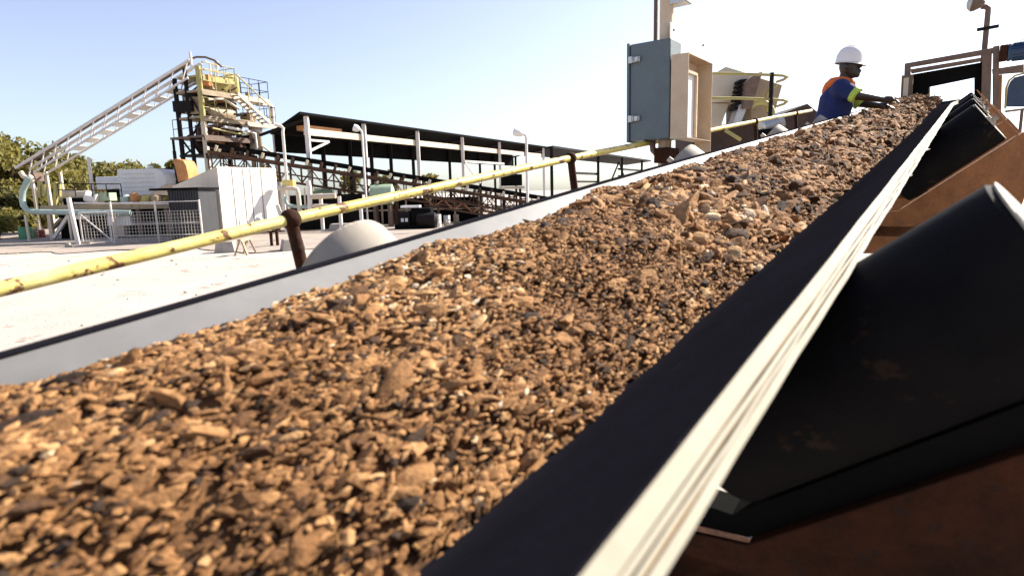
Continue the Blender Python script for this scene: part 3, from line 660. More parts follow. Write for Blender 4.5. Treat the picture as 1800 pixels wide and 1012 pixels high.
hipc = pj(1457, 248); HC = float(np.dot(hipc-FT, cv)); hipc = FT+cv*HC+ZZ*0.92; waist = FT+cv*(HC+0.03)+ZZ*1.08; chest = pj(1471, 176); neckb = pj(1483, 144); jaw = pj(1494, 128); hc = pj(1492, 116)
shR, shL = pj(1483, 158, -0.17), pj(1483, 158, 0.17)
elR, elL = pj(1511, 172, -0.20), pj(1508, 178, 0.20)
wrR, wrL = pj(1552, 175, 0.0), pj(1541, 184, 0.12)
def rel(p, c, z=0.0, o=0.0): return p+cv*c+ZZ*z+dh*o
def hand(b, w, side, d):
    """palm and five unequal fingers reaching along d"""
    d = A(d)/np.linalg.norm(d); sd = np.cross(d, ZZ); sd /= np.linalg.norm(sd); dn = np.cross(sd, d)
    b.tube([w, w+d*0.04, w+d*0.085], [0.027, 0.036, 0.034], 10)
    for k, (o, L) in enumerate(((-0.030, 0.066), (-0.010, 0.078), (0.010, 0.073), (0.030, 0.058))):
        s0 = w+d*0.082+sd*o; b.tube([s0, s0+d*L*0.45-dn*0.006, s0+d*L*0.75-dn*0.02, s0+d*L*0.92-dn*0.038], [0.0098, 0.009, 0.008, 0.007], 7)
    s0 = w+d*0.03-sd*0.028*side; b.tube([s0, s0+d*0.03-sd*0.025*side-dn*0.012, s0+d*0.055-sd*0.03*side-dn*0.025], [0.013, 0.011, 0.008], 7)
b = MB()
b.tube([hipc, waist, chest, neckb], [0.125, 0.115, 0.135, 0.075], 16)
b.tube([neckb, rel(jaw, -0.03)], [0.058, 0.055], 12)
b.sphere(hc, 0.1, 16, 12, (0.88, 0.88, 1.12)); b.sphere(rel(hc, 0.03, -0.06), 0.075, 14, 10, (0.9, 0.85, 0.9))
b.sphere(rel(hc, 0.075, -0.095), 0.03, 10, 8)                 # chin
b.tube([rel(hc, 0.088, 0.012), rel(hc, 0.112, -0.028)], [0.008, 0.018], 8)   # nose
b.sphere(rel(hc, 0.098, -0.058), 0.018, 8, 6, (1, 1.4, 0.6)); b.sphere(rel(hc, 0.094, -0.073), 0.017, 8, 6, (1, 1.4, 0.6))   # lips
for o in (-0.088, 0.088): b.sphere(rel(hc, -0.008, -0.012, o), 0.026, 8, 8, (0.8, 0.6, 1.2))
for sh, el, wr, sd in ((shR, elR, wrR, 1), (shL, elL, wrL, -1)):
    b.tube([rel(chest, 0, 0.06), sh, el, wr], [0.07, 0.058, 0.045, 0.03], 12)
    hand(b, wr, sd, cv*0.85+dh*0.1*sd-ZZ*0.10)
for o in (-0.1, 0.1):
    b.tube([rel(hipc, 0, -0.02, o*0.7), pl(HC+0.04, 0.48, o), pl(HC-0.06, 0.09, o)], [0.095, 0.062, 0.042], 12)
    b.tube([pl(HC-0.06, 0.055, o), pl(HC+0.10, 0.04, o)], [0.042, 0.035], 10)
body = baked(b, 'body', M['skin'], per, 0.0065, 2)
j = MB()
j.tube([pl(HC-0.01, 0.82), hipc, waist, chest, rel(neckb, -0.005, -0.03), rel(neckb, 0, 0.0)], [0.16, 0.165, 0.155, 0.165, 0.11, 0.075], 18)
for sh, el in ((shR, elR), (shL, elL)):
    j.sphere(sh, 0.088, 12, 10); j.tube([rel(chest, 0, 0.05), sh, el], [0.11, 0.085, 0.068], 14)
jk = baked(j, 'jacket', M['jacket'], per, 0.012, 5)
for el, sh in ((elR, shR), (elL, shL)):
    dd_ = (el-sh)/np.linalg.norm(el-sh)
    MB().lathe(el-dd_*0.045, dd_, [(0.066, 0), (0.075, 0.004), (0.074, 0.05), (0.064, 0.054)], 20).build('reflective_band', M['band'], jk, smooth=60)
h = MB(); loop = [(1500, 156, -0.05), (1498, 145, -0.085), (1482, 142, -0.10), (1466, 146, -0.085), (1458, 152, -0.03), (1458, 152, 0.03), (1466, 146, 0.085), (1482, 142, 0.10), (1498, 145, 0.085), (1500, 156, 0.05)]
h.tube([pj(x, y, o) for x, y, o in loop], [0.018, 0.03, 0.035, 0.045, 0.05, 0.05, 0.045, 0.035, 0.03, 0.018], 10)
h.sphere(pj(1456, 160), 0.075, 12, 10, (0.8, 0.9, 1.1))
baked(h, 'hood', M['hood'], per, 0.012, 4)
t_ = MB(); t_.tube([rel(hipc, 0, 0.06), rel(hipc, 0, -0.02)], [0.135, 0.15], 14)
for o in (-0.1, 0.1): t_.tube([rel(hipc, 0, -0.02, o*0.7), pl(HC+0.04, 0.48, o), pl(HC-0.06, 0.11, o)], [0.118, 0.085, 0.075], 12)
baked(t_, 'trousers', M['navy'], per, 0.014, 3)
for o in (-0.1, 0.1):
    bo = MB(); bo.tube([pl(HC-0.06, 0.14, o), pl(HC-0.06, 0.06, o)], [0.06, 0.062], 10); bo.tube([pl(HC-0.11, 0.055, o), pl(HC+0.04, 0.055, o), pl(HC+0.14, 0.045, o)], [0.05, 0.054, 0.042], 10)
    baked(bo, 'boot', M['boot'], per, 0.012, 2)
tilt = Matrix.Rotation(R_(8), 3, Vector(tuple(dh)))
upv = A(tilt@Vector((0, 0, 1))); fv = A(tilt@Vector(tuple(cv)))
hb = rel(hc, -0.004, 0.028)
hm = MB(); n = 28; rings = []
for k, (hh, rs) in enumerate(((0.0, 1.0), (0.04, 0.985), (0.08, 0.93), (0.115, 0.82), (0.14, 0.62), (0.155, 0.36), (0.161, 0.05))):
    rings.append([hb+upv*hh+rs*(math.cos(a)*0.122*fv+math.sin(a)*0.108*dh) for a in [2*math.pi*i/n for i in range(n)]])
hm.add([v for r in rings for v in r], [(i*n+k, i*n+(k+1) % n, (i+1)*n+(k+1) % n, (i+1)*n+k) for i in range(len(rings)-1) for k in range(n)]+[tuple((len(rings)-1)*n+k for k in range(n))])
def brim_r(a): f = max(0, math.cos(a)); return (0.128+0.04*f**3, 0.115)
ro, ri = [], []
for k in range(n):
    a = 2*math.pi*k/n; x, y = brim_r(a); ro.append(hb-upv*(0.004+0.018*max(0, math.cos(a))**2)+math.cos(a)*x*fv+math.sin(a)*y*dh); ri.append(hb+math.cos(a)*0.118*fv+math.sin(a)*0.104*dh)
lo = [p-upv*0.006 for p in ro]; li = [p-upv*0.006 for p in ri]
for r1, r2 in ((ri, ro), (ro, lo), (lo, li)): hm.add(r1+r2, [(k, (k+1) % n, n+(k+1) % n, n+k) for k in range(n)])
hel = hm.build('helmet', M['helmet'], per, smooth=40)
rg = MB(); rg.tube([hb+upv*(0.162*math.sin(t))+fv*(0.122*math.cos(t)) for t in np.linspace(0.35, 2.8, 14)], 0.010, 8); rg.build('helmet_ridge', M['helmet'], hel, smooth=60)
for o in (-0.034, 0.034): MB().sphere(rel(hc, 0.078, 0.012, o), 0.012, 8, 6).build('eye', M['helmet'], body)

# ------------------------------------------------------------------ trees
def tree(px, top, Y, rw, leaf, label, n=5200, base=None, lsz=0.17, group='trees behind the plant', seed=0):
    g = np.random.default_rng(100+seed); tp = at(px, top, Y); x, y = tp[0], tp[1]; Ht = tp[2]
    root = thing('tree', (x, y, 0), label, 'tree', group)
    m = MB(); hx = Ht*0.45
    trunk = [(x, y, -0.05), (x+0.1*rw*g.normal(), y, hx*0.5), (x+0.15*rw*g.normal(), y, hx), (x+0.2*rw*g.normal(), y, Ht*0.8)]
    m.tube(trunk, [0.035*Ht, 0.028*Ht, 0.02*Ht, 0.006*Ht], 8)
    for k in range(7):
        a = g.uniform(0, 6.28); z0 = g.uniform(0.3, 0.65)*Ht; L = rw*g.uniform(0.5, 0.95); p0 = A((x, y, z0))
        m.tube([p0, p0+A((math.cos(a)*L*0.5, math.sin(a)*L*0.5, L*0.35)), p0+A((math.cos(a)*L, math.sin(a)*L, L*0.55))], [0.012*Ht, 0.008*Ht, 0.003*Ht], 6)
    m.build('trunk', M['bark'], root, smooth=60)
    nc = 34; cz = Ht*0.58
    C = g.normal(size=(nc, 3)); C /= np.linalg.norm(C, axis=1)[:, None]; C *= g.uniform(0.35, 0.95, (nc, 1))
    C = C*np.array([rw, rw, Ht*0.40])+np.array([x, y, cz]); R = g.uniform(0.22, 0.42, nc)*rw*0.8
    idx = g.integers(nc, size=n); off = g.normal(size=(n, 3)); off /= np.linalg.norm(off, axis=1)[:, None]; off *= (g.random((n, 1))**0.5)
    P = C[idx]+off*R[idx][:, None]*np.array([1, 1, 0.75]); ok = (P[:, 2] < Ht+0.2) & (P[:, 2] > 0.35); P = P[ok]; idx = idx[ok]; k = len(P)
    d1 = g.normal(size=(k, 3)); d1 /= np.linalg.norm(d1, axis=1)[:, None]; d2 = np.cross(d1, g.normal(size=(k, 3))); d2 /= np.linalg.norm(d2, axis=1)[:, None]
    sz = lsz*g.uniform(0.6, 1.3, (k, 1)); a, b_ = d1*sz, d2*sz*0.55
    V = np.stack([P-a, P+b_, P+a, P-b_], 1).reshape(-1, 3)-np.array([x, y, 0])
    F = np.arange(4*k).reshape(-1, 4); ct = g.random(nc)
    tint = np.repeat(np.clip(0.6*ct[idx]+0.4*g.random(k), 0, 1), 4)
    o = bpy.data.objects.new('crown', npmesh('crown', V, F, leaf, tint)); COL.objects.link(o); o.parent = root
TL = [(-70, 235, 37, 4.2, 'leaf_a', 'dark olive tree cut by the left edge of the photo'),
      (8, 243, 36, 3.4, 'leaf_b', 'tallest yellow green tree, leftmost behind the white gallery foot'),
      (62, 264, 38, 2.6, 'leaf_a', 'olive tree rising behind the low end of the white gallery'),
      (112, 270, 41, 3.0, 'leaf_b', 'broad yellow green tree under the middle of the white gallery'),
      (165, 274, 43, 3.2, 'leaf_a', 'olive tree behind the plain cream pole'),
      (215, 283, 46, 3.0, 'leaf_a', 'low tree showing above the smaller white cabin'),
      (255, 287, 48, 3.0, 'leaf_b', 'low pale tree above the white clad tank house'),
      (296, 279, 40, 1.6, 'leaf_b', 'small rounded tree between the white tank house and the tower'),
      (30, 330, 33, 2.0, 'leaf_a', 'dense dark tree low behind the turquoise pipe bend'),
      (-10, 372, 28.5, 1.5, 'leaf_b', 'low pale bush beside the green drum')]
for i, (px, ty, Y, rw, lf, lab) in enumerate(TL): tree(px, ty, Y, rw, M[lf], lab, n=5600 if Y < 42 else 3600, seed=i)
for i, (px, ty, lab) in enumerate(((614, 291, 'distant tree seen under the shed roof, leftmost of three'), (676, 293, 'distant tree seen under the shed roof, middle of three'), (752, 303, 'distant tree seen under the shed roof, rightmost of three'))):
    tree(px, ty, 85, 1.8, M['leaf_a'], lab, n=700, lsz=0.3, group='distant trees beyond the shed', seed=40+i)

# ------------------------------------------------------------------ long open shed
P0 = at(541, 340, 30); P0[2] = 0
def hz_at(px, py, w=0.0): return on(px, py, P0-PB*w, PA)
def tpos(px, w=0.0): return float(np.dot(hz_at(px, 300, w)-(P0-PB*w), PA))
def SH(t, w, z): return P0+PA*t-PB*w+ZZ*z
z0 = hz_at(527, 205)[2]; t0, t1 = tpos(525), tpos(955); SW_ = 3.0; zb = hz_at(640, 276.5, SW_)[2]; zf = z0-0.55
shed = thing('long_shed', SH(t0, 0, 0), 'long open shed with a dark sheet roof on cream posts behind the inclined conveyor', 'shed')
m = MB(); m.hexa([SH(t0, -0.35, z0+0.05), SH(t1, -0.35, z0+0.05), SH(t1, SW_+0.3, zf), SH(t0+1.55, SW_+0.3, zf)], [SH(t0, -0.35, z0+0.17), SH(t1, -0.35, z0+0.17), SH(t1, SW_+0.3, zf+0.12), SH(t0+1.55, SW_+0.3, zf+0.12)]); m.build('roof', M['blacksteel'], shed)
m = MB(); m.obox(SH((t0+1.6+t1)/2, SW_+0.06, (zf+zb)/2), PA*(t1-t0-1.6)/2, PB*0.03, ZZ*(zf-zb)/2); m.build('rear_cladding', M['blacksteel'], shed)
zbm = hz_at(590, 237)[2]
m = MB(); tb = tpos(541); m.obox(SH((tb+t1)/2, 0.0, zbm), PA*(t1-tb)/2, PB*0.07, ZZ*0.16); m.build('crane_beam', M['cream'], shed)
for px in (541, 640, 733, 811, 876, 923, 953):
    t = tpos(px); m = MB(); m.bar(SH(t, -0.16, -0.03), SH(t, -0.16, z0+0.02), 0.2, 0.2); m.build('post', M['whiterust'], shed)
    m = MB(); m.bar(SH(t, -0.05, z0-0.12), SH(t, SW_, zf-0.12), 0.12, 0.12); m.build('rafter', M['darksteel'], shed)
for px in (568, 615, 652, 686, 725, 789, 842, 868, 905):
    t = tpos(px, SW_); m = MB(); m.bar(SH(t, SW_-0.1, -0.03), SH(t, SW_-0.1, zf-0.02), 0.2, 0.2); m.build('rear_post', M['darksteel'], shed)
tA = tpos(541); m = MB()
for (z, L) in ((hz_at(541, 247)[2], 1.4),): m.bar(SH(tA+0.1, -0.2, z), SH(tA+L, -0.2, z), 0.1); m.bar(SH(tA+L, -0.2, z), SH(tA+0.1, -0.2, hz_at(541, 265)[2]), 0.1)
m.build('knee_brace', M['whiterust'], shed)
tA = tpos(811); z = hz_at(811, 284)[2]; m = MB(); m.bar(SH(tA, -0.28, z), SH(tpos(880), -0.28, z), 0.14); m.bar(SH(tA+0.1, -0.28, z-0.1), SH(tA+2.2, -0.28, z-1.5), 0.1); m.build('side_rail', M['whiterust'], shed)
MB().obox(SH(tpos(541)+1.6, 0.5, z0-0.45), PA*1.3, PB*0.3, ZZ*0.12).build('orange_beam', M['orange'], shed)
# second roof farther along
z2 = hz_at(970, 259)[2]; ta, tb = tpos(966), tpos(1140)
sh2 = thing('far_shed', SH(ta, 0, 0), 'thin flat roof on slender posts beyond the end of the long shed', 'shed')
m = MB(); m.hexa([SH(ta, -0.4, z2-0.1), SH(tb, -0.4, z2-0.1), SH(tb, 3.6, z2-0.5), SH(ta, 3.6, z2-0.5)], [SH(ta, -0.4, z2+0.1), SH(tb, -0.4, z2+0.1), SH(tb, 3.6, z2-0.3), SH(ta, 3.6, z2-0.3)]); m.build('roof', M['darksteel'], sh2)
for px in (968, 1050, 1092, 1127):
    t = tpos(px); MB().bar(SH(t, -0.1, -0.03), SH(t, -0.1, z2-0.1), 0.28).build('post', M['darksteel'], sh2)
for k, (pa_, pb_, dy) in enumerate(((1010, 1055, 0), (1090, 1128, 0))):
    z = hz_at(pa_, 304)[2] if k == 0 else hz_at(pa_, 297)[2]
    m = MB(); m.bar(SH(tpos(pa_), 0.2, z), SH(tpos(pb_), 0.2, z), 0.25); m.bar(SH(tpos(pa_), 0.2, z-0.9), SH(tpos(pb_), 0.2, z-0.9), 0.2); m.build('girt', M['darksteel'], sh2)
m = MB(); m.bar(SH(tpos(1070), 0.3, 1.0), SH(tpos(1092), 0.3, z2-0.6), 0.16); m.bar(SH(tpos(1110), 0.3, 1.0), SH(tpos(1092), 0.3, z2-0.6), 0.16); m.build('brace', M['darksteel'], sh2)
cb = thing('dark_cabin', at(900, 345, 40)*[1, 1, 0], 'dark steel cabin on legs under the right end of the long shed', 'cabin')
p, q = at(880, 307, 40), at(918, 326, 40); MB().box(((p[0]+q[0])/2, 40.6, (p[2]+q[2])/2), q[0]-p[0], 1.2, p[2]-q[2]).build('body', M['blacksteel'], cb)
MB().box(((p[0]+q[0])/2, 40.6, q[2]-0.12), q[0]-p[0]+0.3, 1.4, 0.16).build('floor', M['cream'], cb)
for dx in (0.1, 0.9):
    x = p[0]+(q[0]-p[0])*dx; MB().bar((x, 40.3, -0.03), (x, 40.3, q[2]-0.2), 0.16).build('leg', M['darksteel'], cb)

# ------------------------------------------------------------------ tower
C0 = at(362, 255, 30); C0[2] = 0
def TW(t, w, z): return C0+PA*t-PB*w+ZZ*z
def tz(py): return float(at(366-(350-py)*0.06, py, 30.2)[2])
tw = thing('plant_tower', C0, 'tall steel tower with yellow bins, stairs and railed platforms at the white gallery top', 'tower')
Tt, Tw = 2.75, 1.75; ztop = tz(118)
cols = [((0, 0), 'cream', 0.2, tz(215)), ((Tt, 0), 'tan', 0.15, tz(150)), ((0, Tw), 'darksteel', 0.16, ztop-0.4), ((0, 0.95), 'darksteel', 0.14, ztop), ((Tt, Tw), 'darksteel', 0.16, ztop-0.6), ((Tt*0.5, Tw), 'darksteel', 0.12, ztop-0.4)]
for (t, w), mt, sz, zt in cols: MB().bar(TW(t, w, -0.03), TW(t, w, zt), sz, sz).build('column', M[mt], tw)
MB().bar(TW(0, 0, tz(215)+0.002), TW(0, 0, ztop), 0.19, 0.19).build('column', M['yellowplant'], tw)
def railing(pts, h, mt, parent, r=0.018, name='railing', mid=True):
    m = MB()
    for a, b_ in zip(pts[:-1], pts[1:]):
        a, b_ = A(a), A(b_); L = np.linalg.norm(b_-a); k = max(1, int(L/0.55))
        for f in ((1.0, 0.5) if mid else (1.0,)): m.cyl(a+ZZ*h*f, b_+ZZ*h*f, r, 6)
        for i in range(k+1): q = a+(b_-a)*i/k; m.cyl(q, q+ZZ*h, r, 6)
    return m.build(name, M[mt], parent)
for zl, t_a, t_b, w_a, w_b, mt in ((tz(272), -0.1, Tt+0.2, -0.1, Tw+0.1, 'darksteel'), (tz(240), -0.15, Tt+0.1, -0.15, Tw+0.6, 'brownsteel'), (tz(206), -0.05, Tt+0.1, -0.1, Tw+0.1, 'tan'), (tz(160), -0.05, Tt+0.1, -0.15, Tw+0.1, 'tan'), (tz(132), 0.2, Tt*0.75, 0.0, Tw, 'yellowplant')):
    m = MB(); m.obox(TW((t_a+t_b)/2, (w_a+w_b)/2, zl), PA*(t_b-t_a)/2, PB*(w_b-w_a)/2, ZZ*0.05)
    m.bar(TW(t_a, w_a, zl-0.13), TW(t_b, w_a, zl-0.13), 0.08, 0.16); m.build('floor', M[mt], tw)
for (t_a, t_b, zl) in ((1.7, 4.0, tz(163)), (2.4, 4.35, tz(211))):
    m = MB(); m.obox(TW((t_a+t_b)/2, 0.45, zl), PA*(t_b-t_a)/2, PB*0.6, ZZ*0.05); m.bar(TW(t_a, -0.2, zl-0.02), TW(t_b, -0.2, zl-0.02), 0.08, 0.22); m.build('platform', M['cream'], tw)
    railing([TW(t_a+0.9, 1.05, zl), TW(t_b, 1.05, zl), TW(t_b, -0.15, zl), TW(t_a+0.5, -0.15, zl)], 1.0, 'darksteel', tw)
railing([TW(0, Tw+0.5, tz(240)), TW(0, -0.1, tz(240)), TW(Tt, -0.1, tz(240))], 0.9, 'brownsteel', tw, 0.02)
railing([TW(0, -0.1, tz(206)), TW(1.3, -0.1, tz(206))], 0.9, 'yellowplant', tw, 0.02)
railing([TW(0, -0.12, tz(160)), TW(1.6, -0.12, tz(160))], 0.95, 'yellowplant', tw, 0.022)
railing([TW(0.2, 0, tz(132)), TW(Tt*0.75, 0, tz(132)), TW(Tt*0.75, Tw, tz(132))], 0.6, 'yellowplant', tw, 0.022)
railing([TW(0, Tw, tz(272)), TW(0, 0.1, tz(272))], 0.9, 'darksteel', tw, 0.018)
# stair flight
s0_, s1_ = TW(1.25, -0.55, tz(163)), TW(3.15, -0.55, tz(211))
for o in (0.0, 0.5):
    m = MB(); m.bar(s0_-PB*(-o), s1_-PB*(-o), 0.06, 0.16); m.build('stair_stringer', M['cream'], tw)
m = MB()
for i in range(9): q = s0_+(s1_-s0_)*(i+0.5)/9; m.obox(q+PB*0.25, PA*0.1, PB*0.24, ZZ*0.015)
m.build('stair_tread', M['tan'], tw)
m = MB(); m.cyl(s0_+ZZ*0.9+PB*0.5, s1_+ZZ*0.9+PB*0.5, 0.035, 8)
for i in range(4): q = s0_+(s1_-s0_)*i/3+PB*0.5; m.cyl(q, q+ZZ*0.9, 0.025, 6)
m.build('stair_handrail', M['yellowplant'], tw)
# bins, tanks, ducts
def taper(t, w, za, zb_, ra, rb): 
    return MB().hexa([TW(t-ra, w-ra*0.6, za), TW(t+ra, w-ra*0.6, za), TW(t+ra, w+ra*0.6, za), TW(t-ra, w+ra*0.6, za)], [TW(t-rb, w-rb*0.6, zb_), TW(t+rb, w-rb*0.6, zb_), TW(t+rb, w+rb*0.6, zb_), TW(t-rb, w+rb*0.6, zb_)])
taper(1.5, 0.6, tz(158), tz(128), 0.25, 0.75).build('yellow_bin', M['yellowplant'], tw)
MB().lathe(TW(0.5, 0.5, tz(196)), PA, [(0.3, 0), (0.42, 0.06), (0.42, 1.5), (0.3, 1.58)], 18).build('tank', M['tan'], tw, smooth=40)
taper(1.6, 0.5, tz(238), tz(216), 0.2, 0.6).build('discharge_hopper', M['brownsteel'], tw)
taper(0.9, 1.2, tz(270), tz(246), 0.25, 0.55).build('discharge_hopper', M['rust'], tw)
MB().lathe(TW(2.6, 0.9, tz(150)), ZZ, [(0.32, 0), (0.36, 0.05), (0.36, 0.75), (0.1, 0.95)], 16).build('cyclone', M['yellowplant'], tw, smooth=40)
MB().lathe(TW(3.3, 0.4, tz(238)), ZZ*0.9+PA*0.25, [(0.2, 0), (0.33, 0.1), (0.33, 0.75), (0.15, 0.9)], 16).build('white_vessel', M['whiterust'], tw, smooth=40)
for (t, w, py, a, b_, c, mt) in ((1.2, 0.9, 262, 1.2, 0.9, 0.5, 'darksteel'), (2.3, 0.8, 258, 0.7, 0.8, 0.6, 'truss'), (0.6, 0.6, 228, 0.8, 0.7, 0.5, 'truss'), (2.2, 0.6, 222, 0.7, 0.6, 0.45, 'darksteel'), (1.4, 1.0, 196, 1.3, 0.9, 0.5, 'brownsteel'), (2.3, 0.9, 148, 0.7, 0.8, 0.6, 'truss'), (0.9, 0.5, 146, 0.6, 0.5, 0.4, 'tan'), (1.0, 1.3, 172, 1.6, 0.5, 0.6, 'darksteel'), (1.9, 0.4, 250, 1.0, 0.7, 0.45, 'truss'), (0.8, 0.4, 252, 0.8, 0.6, 0.5, 'rustlight'), (2.9, 0.6, 244, 0.7, 0.7, 0.7, 'darksteel'), (3.2, 0.6, 196, 0.6, 0.6, 0.5, 'tan')):
    MB().box(TW(t, w, tz(py)), a, b_, c).build('machine_casing', M[mt], tw, bevel=0.02)
MB().box(TW(0.5, 0.2, tz(140)), 0.5, 0.4, 0.5).build('drive_box', M['orange'], tw)
MB().box(TW(0.5, 0.9, tz(184)), 0.9, 0.9, 0.8).build('screen_box', M['tan'], tw)
MB().box(TW(2.1, 0.9, tz(180)), 0.8, 0.8, 0.6).build('screen_box', M['brownsteel'], tw)
for pts, r, mt in (([TW(3.6, 0.3, tz(168)), TW(4.55, 0.3, tz(166)), TW(4.6, 0.3, tz(172)), TW(4.62, 0.3, -0.03)], 0.11, 'whiterust'),
                   ([TW(0.9, -0.3, tz(222)), TW(2.2, -0.3, tz(226)), TW(2.75, -0.3, tz(229)), TW(2.8, -0.3, tz(268))], 0.07, 'whiterust'),
                   ([TW(3.0, -0.3, tz(226)), TW(3.05, -0.3, 0.0)], 0.13, 'tan'),
                   ([TW(2.9, 0.0, tz(240)), TW(4.3, 0.0, tz(268))], 0.05, 'cream'),
                   ([TW(0.2, -0.25, tz(176)), TW(1.0, -0.3, tz(172)), TW(1.9, -0.3, tz(186))], 0.06, 'cream'),
                   ([TW(-0.1, 0.3, tz(125)), TW(-0.1, 0.3, tz(93))], 0.06, 'whiterust'),
                   ([TW(1.4, 0.9, tz(132)), TW(1.4, 0.9, tz(100)), TW(1.15, 0.9, tz(98))], 0.045, 'whiterust'),
                   ([TW(1.8, 0.9, tz(132)), TW(1.8, 0.9, tz(97))], 0.045, 'whiterust'),
                   ([TW(0.3, -0.2, tz(226)), TW(1.6, -0.25, tz(232)), TW(2.4, -0.25, tz(231))], 0.05, 'yellowplant')):
    MB().tube(pts, r, 10).build('pipe', M[mt], tw, smooth=50)
MB().box(TW(1.8, 0.9, tz(100)), 0.16, 0.16, 0.3).build('beacon', M['whiterust'], tw)
g = random.Random(3)
for k in range(80):
    z_a = g.uniform(tz(270), tz(140)); a_ = g.uniform(0, 2.2); MB().cyl(TW(a_, g.uniform(-0.1, 1.4), z_a), TW(a_+g.uniform(0.3, 0.9), g.uniform(-0.1, 1.4), z_a+g.uniform(-0.6, 0.6)), g.uniform(0.025, 0.06), 8).build('strut', M[g.choice(['tan', 'tan', 'cream', 'yellowplant', 'yellowplant', 'yellowplant', 'brownsteel', 'truss', 'darksteel', 'rustlight'])], tw)
for (wa, wb, za, zb_) in ((0, 0.95, tz(272), tz(240)), (0.95, Tw, tz(272), tz(240)), (0.95, 0, tz(240), tz(206)), (Tw, 0.95, tz(206), tz(160)), (0, 0.95, tz(206), tz(160))):
    MB().bar(TW(0.0, wa, za), TW(0.0, wb, zb_), 0.07).build('brace', M['darksteel'], tw)
for (ta_, tb_, za, zb_) in ((0, 1.4, tz(272), tz(240)), (2.75, 1.4, tz(272), tz(240)), (0.2, 1.6, tz(240), tz(208)), (2.7, 1.5, tz(206), tz(163))):
    MB().bar(TW(ta_, Tw, za), TW(tb_, Tw, zb_), 0.07).build('brace', M['darksteel'], tw)
MB().box(TW(0.1, 1.2, tz(186)), 0.9, 0.9, 0.5).build('dark_chute', M['darksteel'], tw)
for w in (Tw+0.6,):
    MB().bar(TW(0, w, tz(240)), TW(0, w, tz(262)), 0.09).build('hanger', M['darksteel'], tw); MB().bar(TW(0, w, tz(262)), TW(0, w, -0.03), 0.12).build('column', M['darksteel'], tw)

# ------------------------------------------------------------------ white inclined gallery
G0, G1 = at(338, 112, 30.6), at(40, 296, 32.5); gd_ = (G1-G0)/np.linalg.norm(G1-G0); gx = np.cross(gd_, ZZ); gx /= np.linalg.norm(gx); gu = np.cross(gx, gd_)
if gu[2] < 0: gu = -gu
gal = thing('inclined_gallery', (G1[0], G1[1], 0), 'white ladder like conveyor gallery climbing from the trees to the tower top', 'conveyor')
LG = np.linalg.norm(G1-G0)
def GA(l, a, b_): return G0+gd_*l+gx*a+gu*b_
for a in (-0.4, 0.4):
    MB().bar(GA(-0.2, a, 0), GA(LG, a, 0), 0.09, 0.12).build('top_chord', M['whiterust'], gal)
    MB().bar(GA(0.3, a, -0.66), GA(LG-0.9, a, -0.66), 0.07, 0.09).build('bottom_chord', M['whiterust'], gal)
    k = 13
    for i in range(k):
        l0 = 0.3+(LG-1.2)*i/(k-1); MB().bar(GA(l0-0.3, a, -0.06), GA(l0+0.3, a, -0.62), 0.045).build('truss_web', M['whiterust'], gal)
for i in range(9):
    l0 = 0.7+LG*0.62*i/8; MB().obox(GA(l0, 0, -0.62), gd_*LG*0.022, gx*0.30, gu*0.012).build('tray', M['white'], gal)
MB().obox(GA(LG/2, 0, 0.10), gd_*LG/2, gx*0.16, gu*0.012).build('belt', M['brownsteel'], gal)
MB().tube([GA(-0.1, -0.3, 0.1)+gd_*0]+[GA(-0.2, -0.3, 0.1)+A((x, 0.1*x, z)) for x, z in ((0.3, 0.06), (0.7, 0.05), (1.1, -0.1), (1.4, -0.4))], 0.05, 8).build('head_cover', M['brownsteel'], gal)
e_ = GA(LG, 0, -0.3)
MB().tube([e_, e_+A((0.15, 0, -0.55)), e_+A((0.55, 0, -0.95)), e_+A((0.75, 0, -1.05))], 0.12, 10).build('tail_pipe', M['cream'], gal, smooth=50)
MB().box((e_+GA(LG-0.9, 0, -0.5))/2-A((0, 0, 0.3)), 0.6, 0.7, 0.5).build('tail_box', M['brownsteel'], gal)
for a in (-0.4, 0.4):
    for l in (LG-0.6, LG-1.6):
        p = GA(l, a, -0.95); MB().bar((p[0], p[1], -0.03), p, 0.12).build('leg', M['cream'], gal)

# ------------------------------------------------------------------ dark inclined conveyor across the front of the shed
TA, TB = at(368, 268, 28.6), at(968, 362, 33.5); td = (TB-TA)/np.linalg.norm(TB-TA); tx = np.cross(td, ZZ); tx /= np.linalg.norm(tx); LT = np.linalg.norm(TB-TA)
ic = thing('truss_conveyor', ((TA+TB)/2)*[1, 1, 0], 'rust brown lattice conveyor sloping down from the tower behind the white container', 'conveyor')
def TC(l, a, z): return TA+td*l+tx*a+ZZ*z
for a, dz in ((-0.45, 0), (0.45, 0)):
    MB().bar(TC(0, a, 0), TC(LT, a, 0), 0.09, 0.16).build('top_chord', M['truss'], ic)
    MB().bar(TC(0, a, -0.82), TC(LT, a, -0.82), 0.08, 0.11).build('bottom_chord', M['truss'], ic)
    m = MB(); k = 34
    for i in range(k):
        l0, l1 = LT*i/k, LT*(i+1)/k
        m.bar(TC(l0, a, -0.06), TC(l0, a, -0.76), 0.05); m.bar(TC(l0 if i % 2 else l1, a, -0.08), TC(l1 if i % 2 else l0, a, -0.76), 0.04)
    m.build('lattice', M['truss'], ic)
MB().obox(TC(LT/2, 0, 0.36), td*LT/2, tx*0.42, ZZ*0.10).build('belt', M['blacksteel'], ic)
for i in range(26):
    l = LT*(i+0.5)/26; m = MB()
    for a in (-0.46, 0.46): m.bar(TC(l, a, 0.09), TC(l+0.1, a*1.12, 0.34), 0.06, 0.12)
    m.bar(TC(l, -0.46, 0.15), TC(l, 0.46, 0.15), 0.06); m.build('idler', M['cream'] if i % 3 == 0 else M['truss'], ic)
for a in (-0.4, 0.4):
    MB().bar(TC(0.5, a, -0.45), TC(LT, a, -0.45), 0.05).build('return_rail', M['truss'], ic)
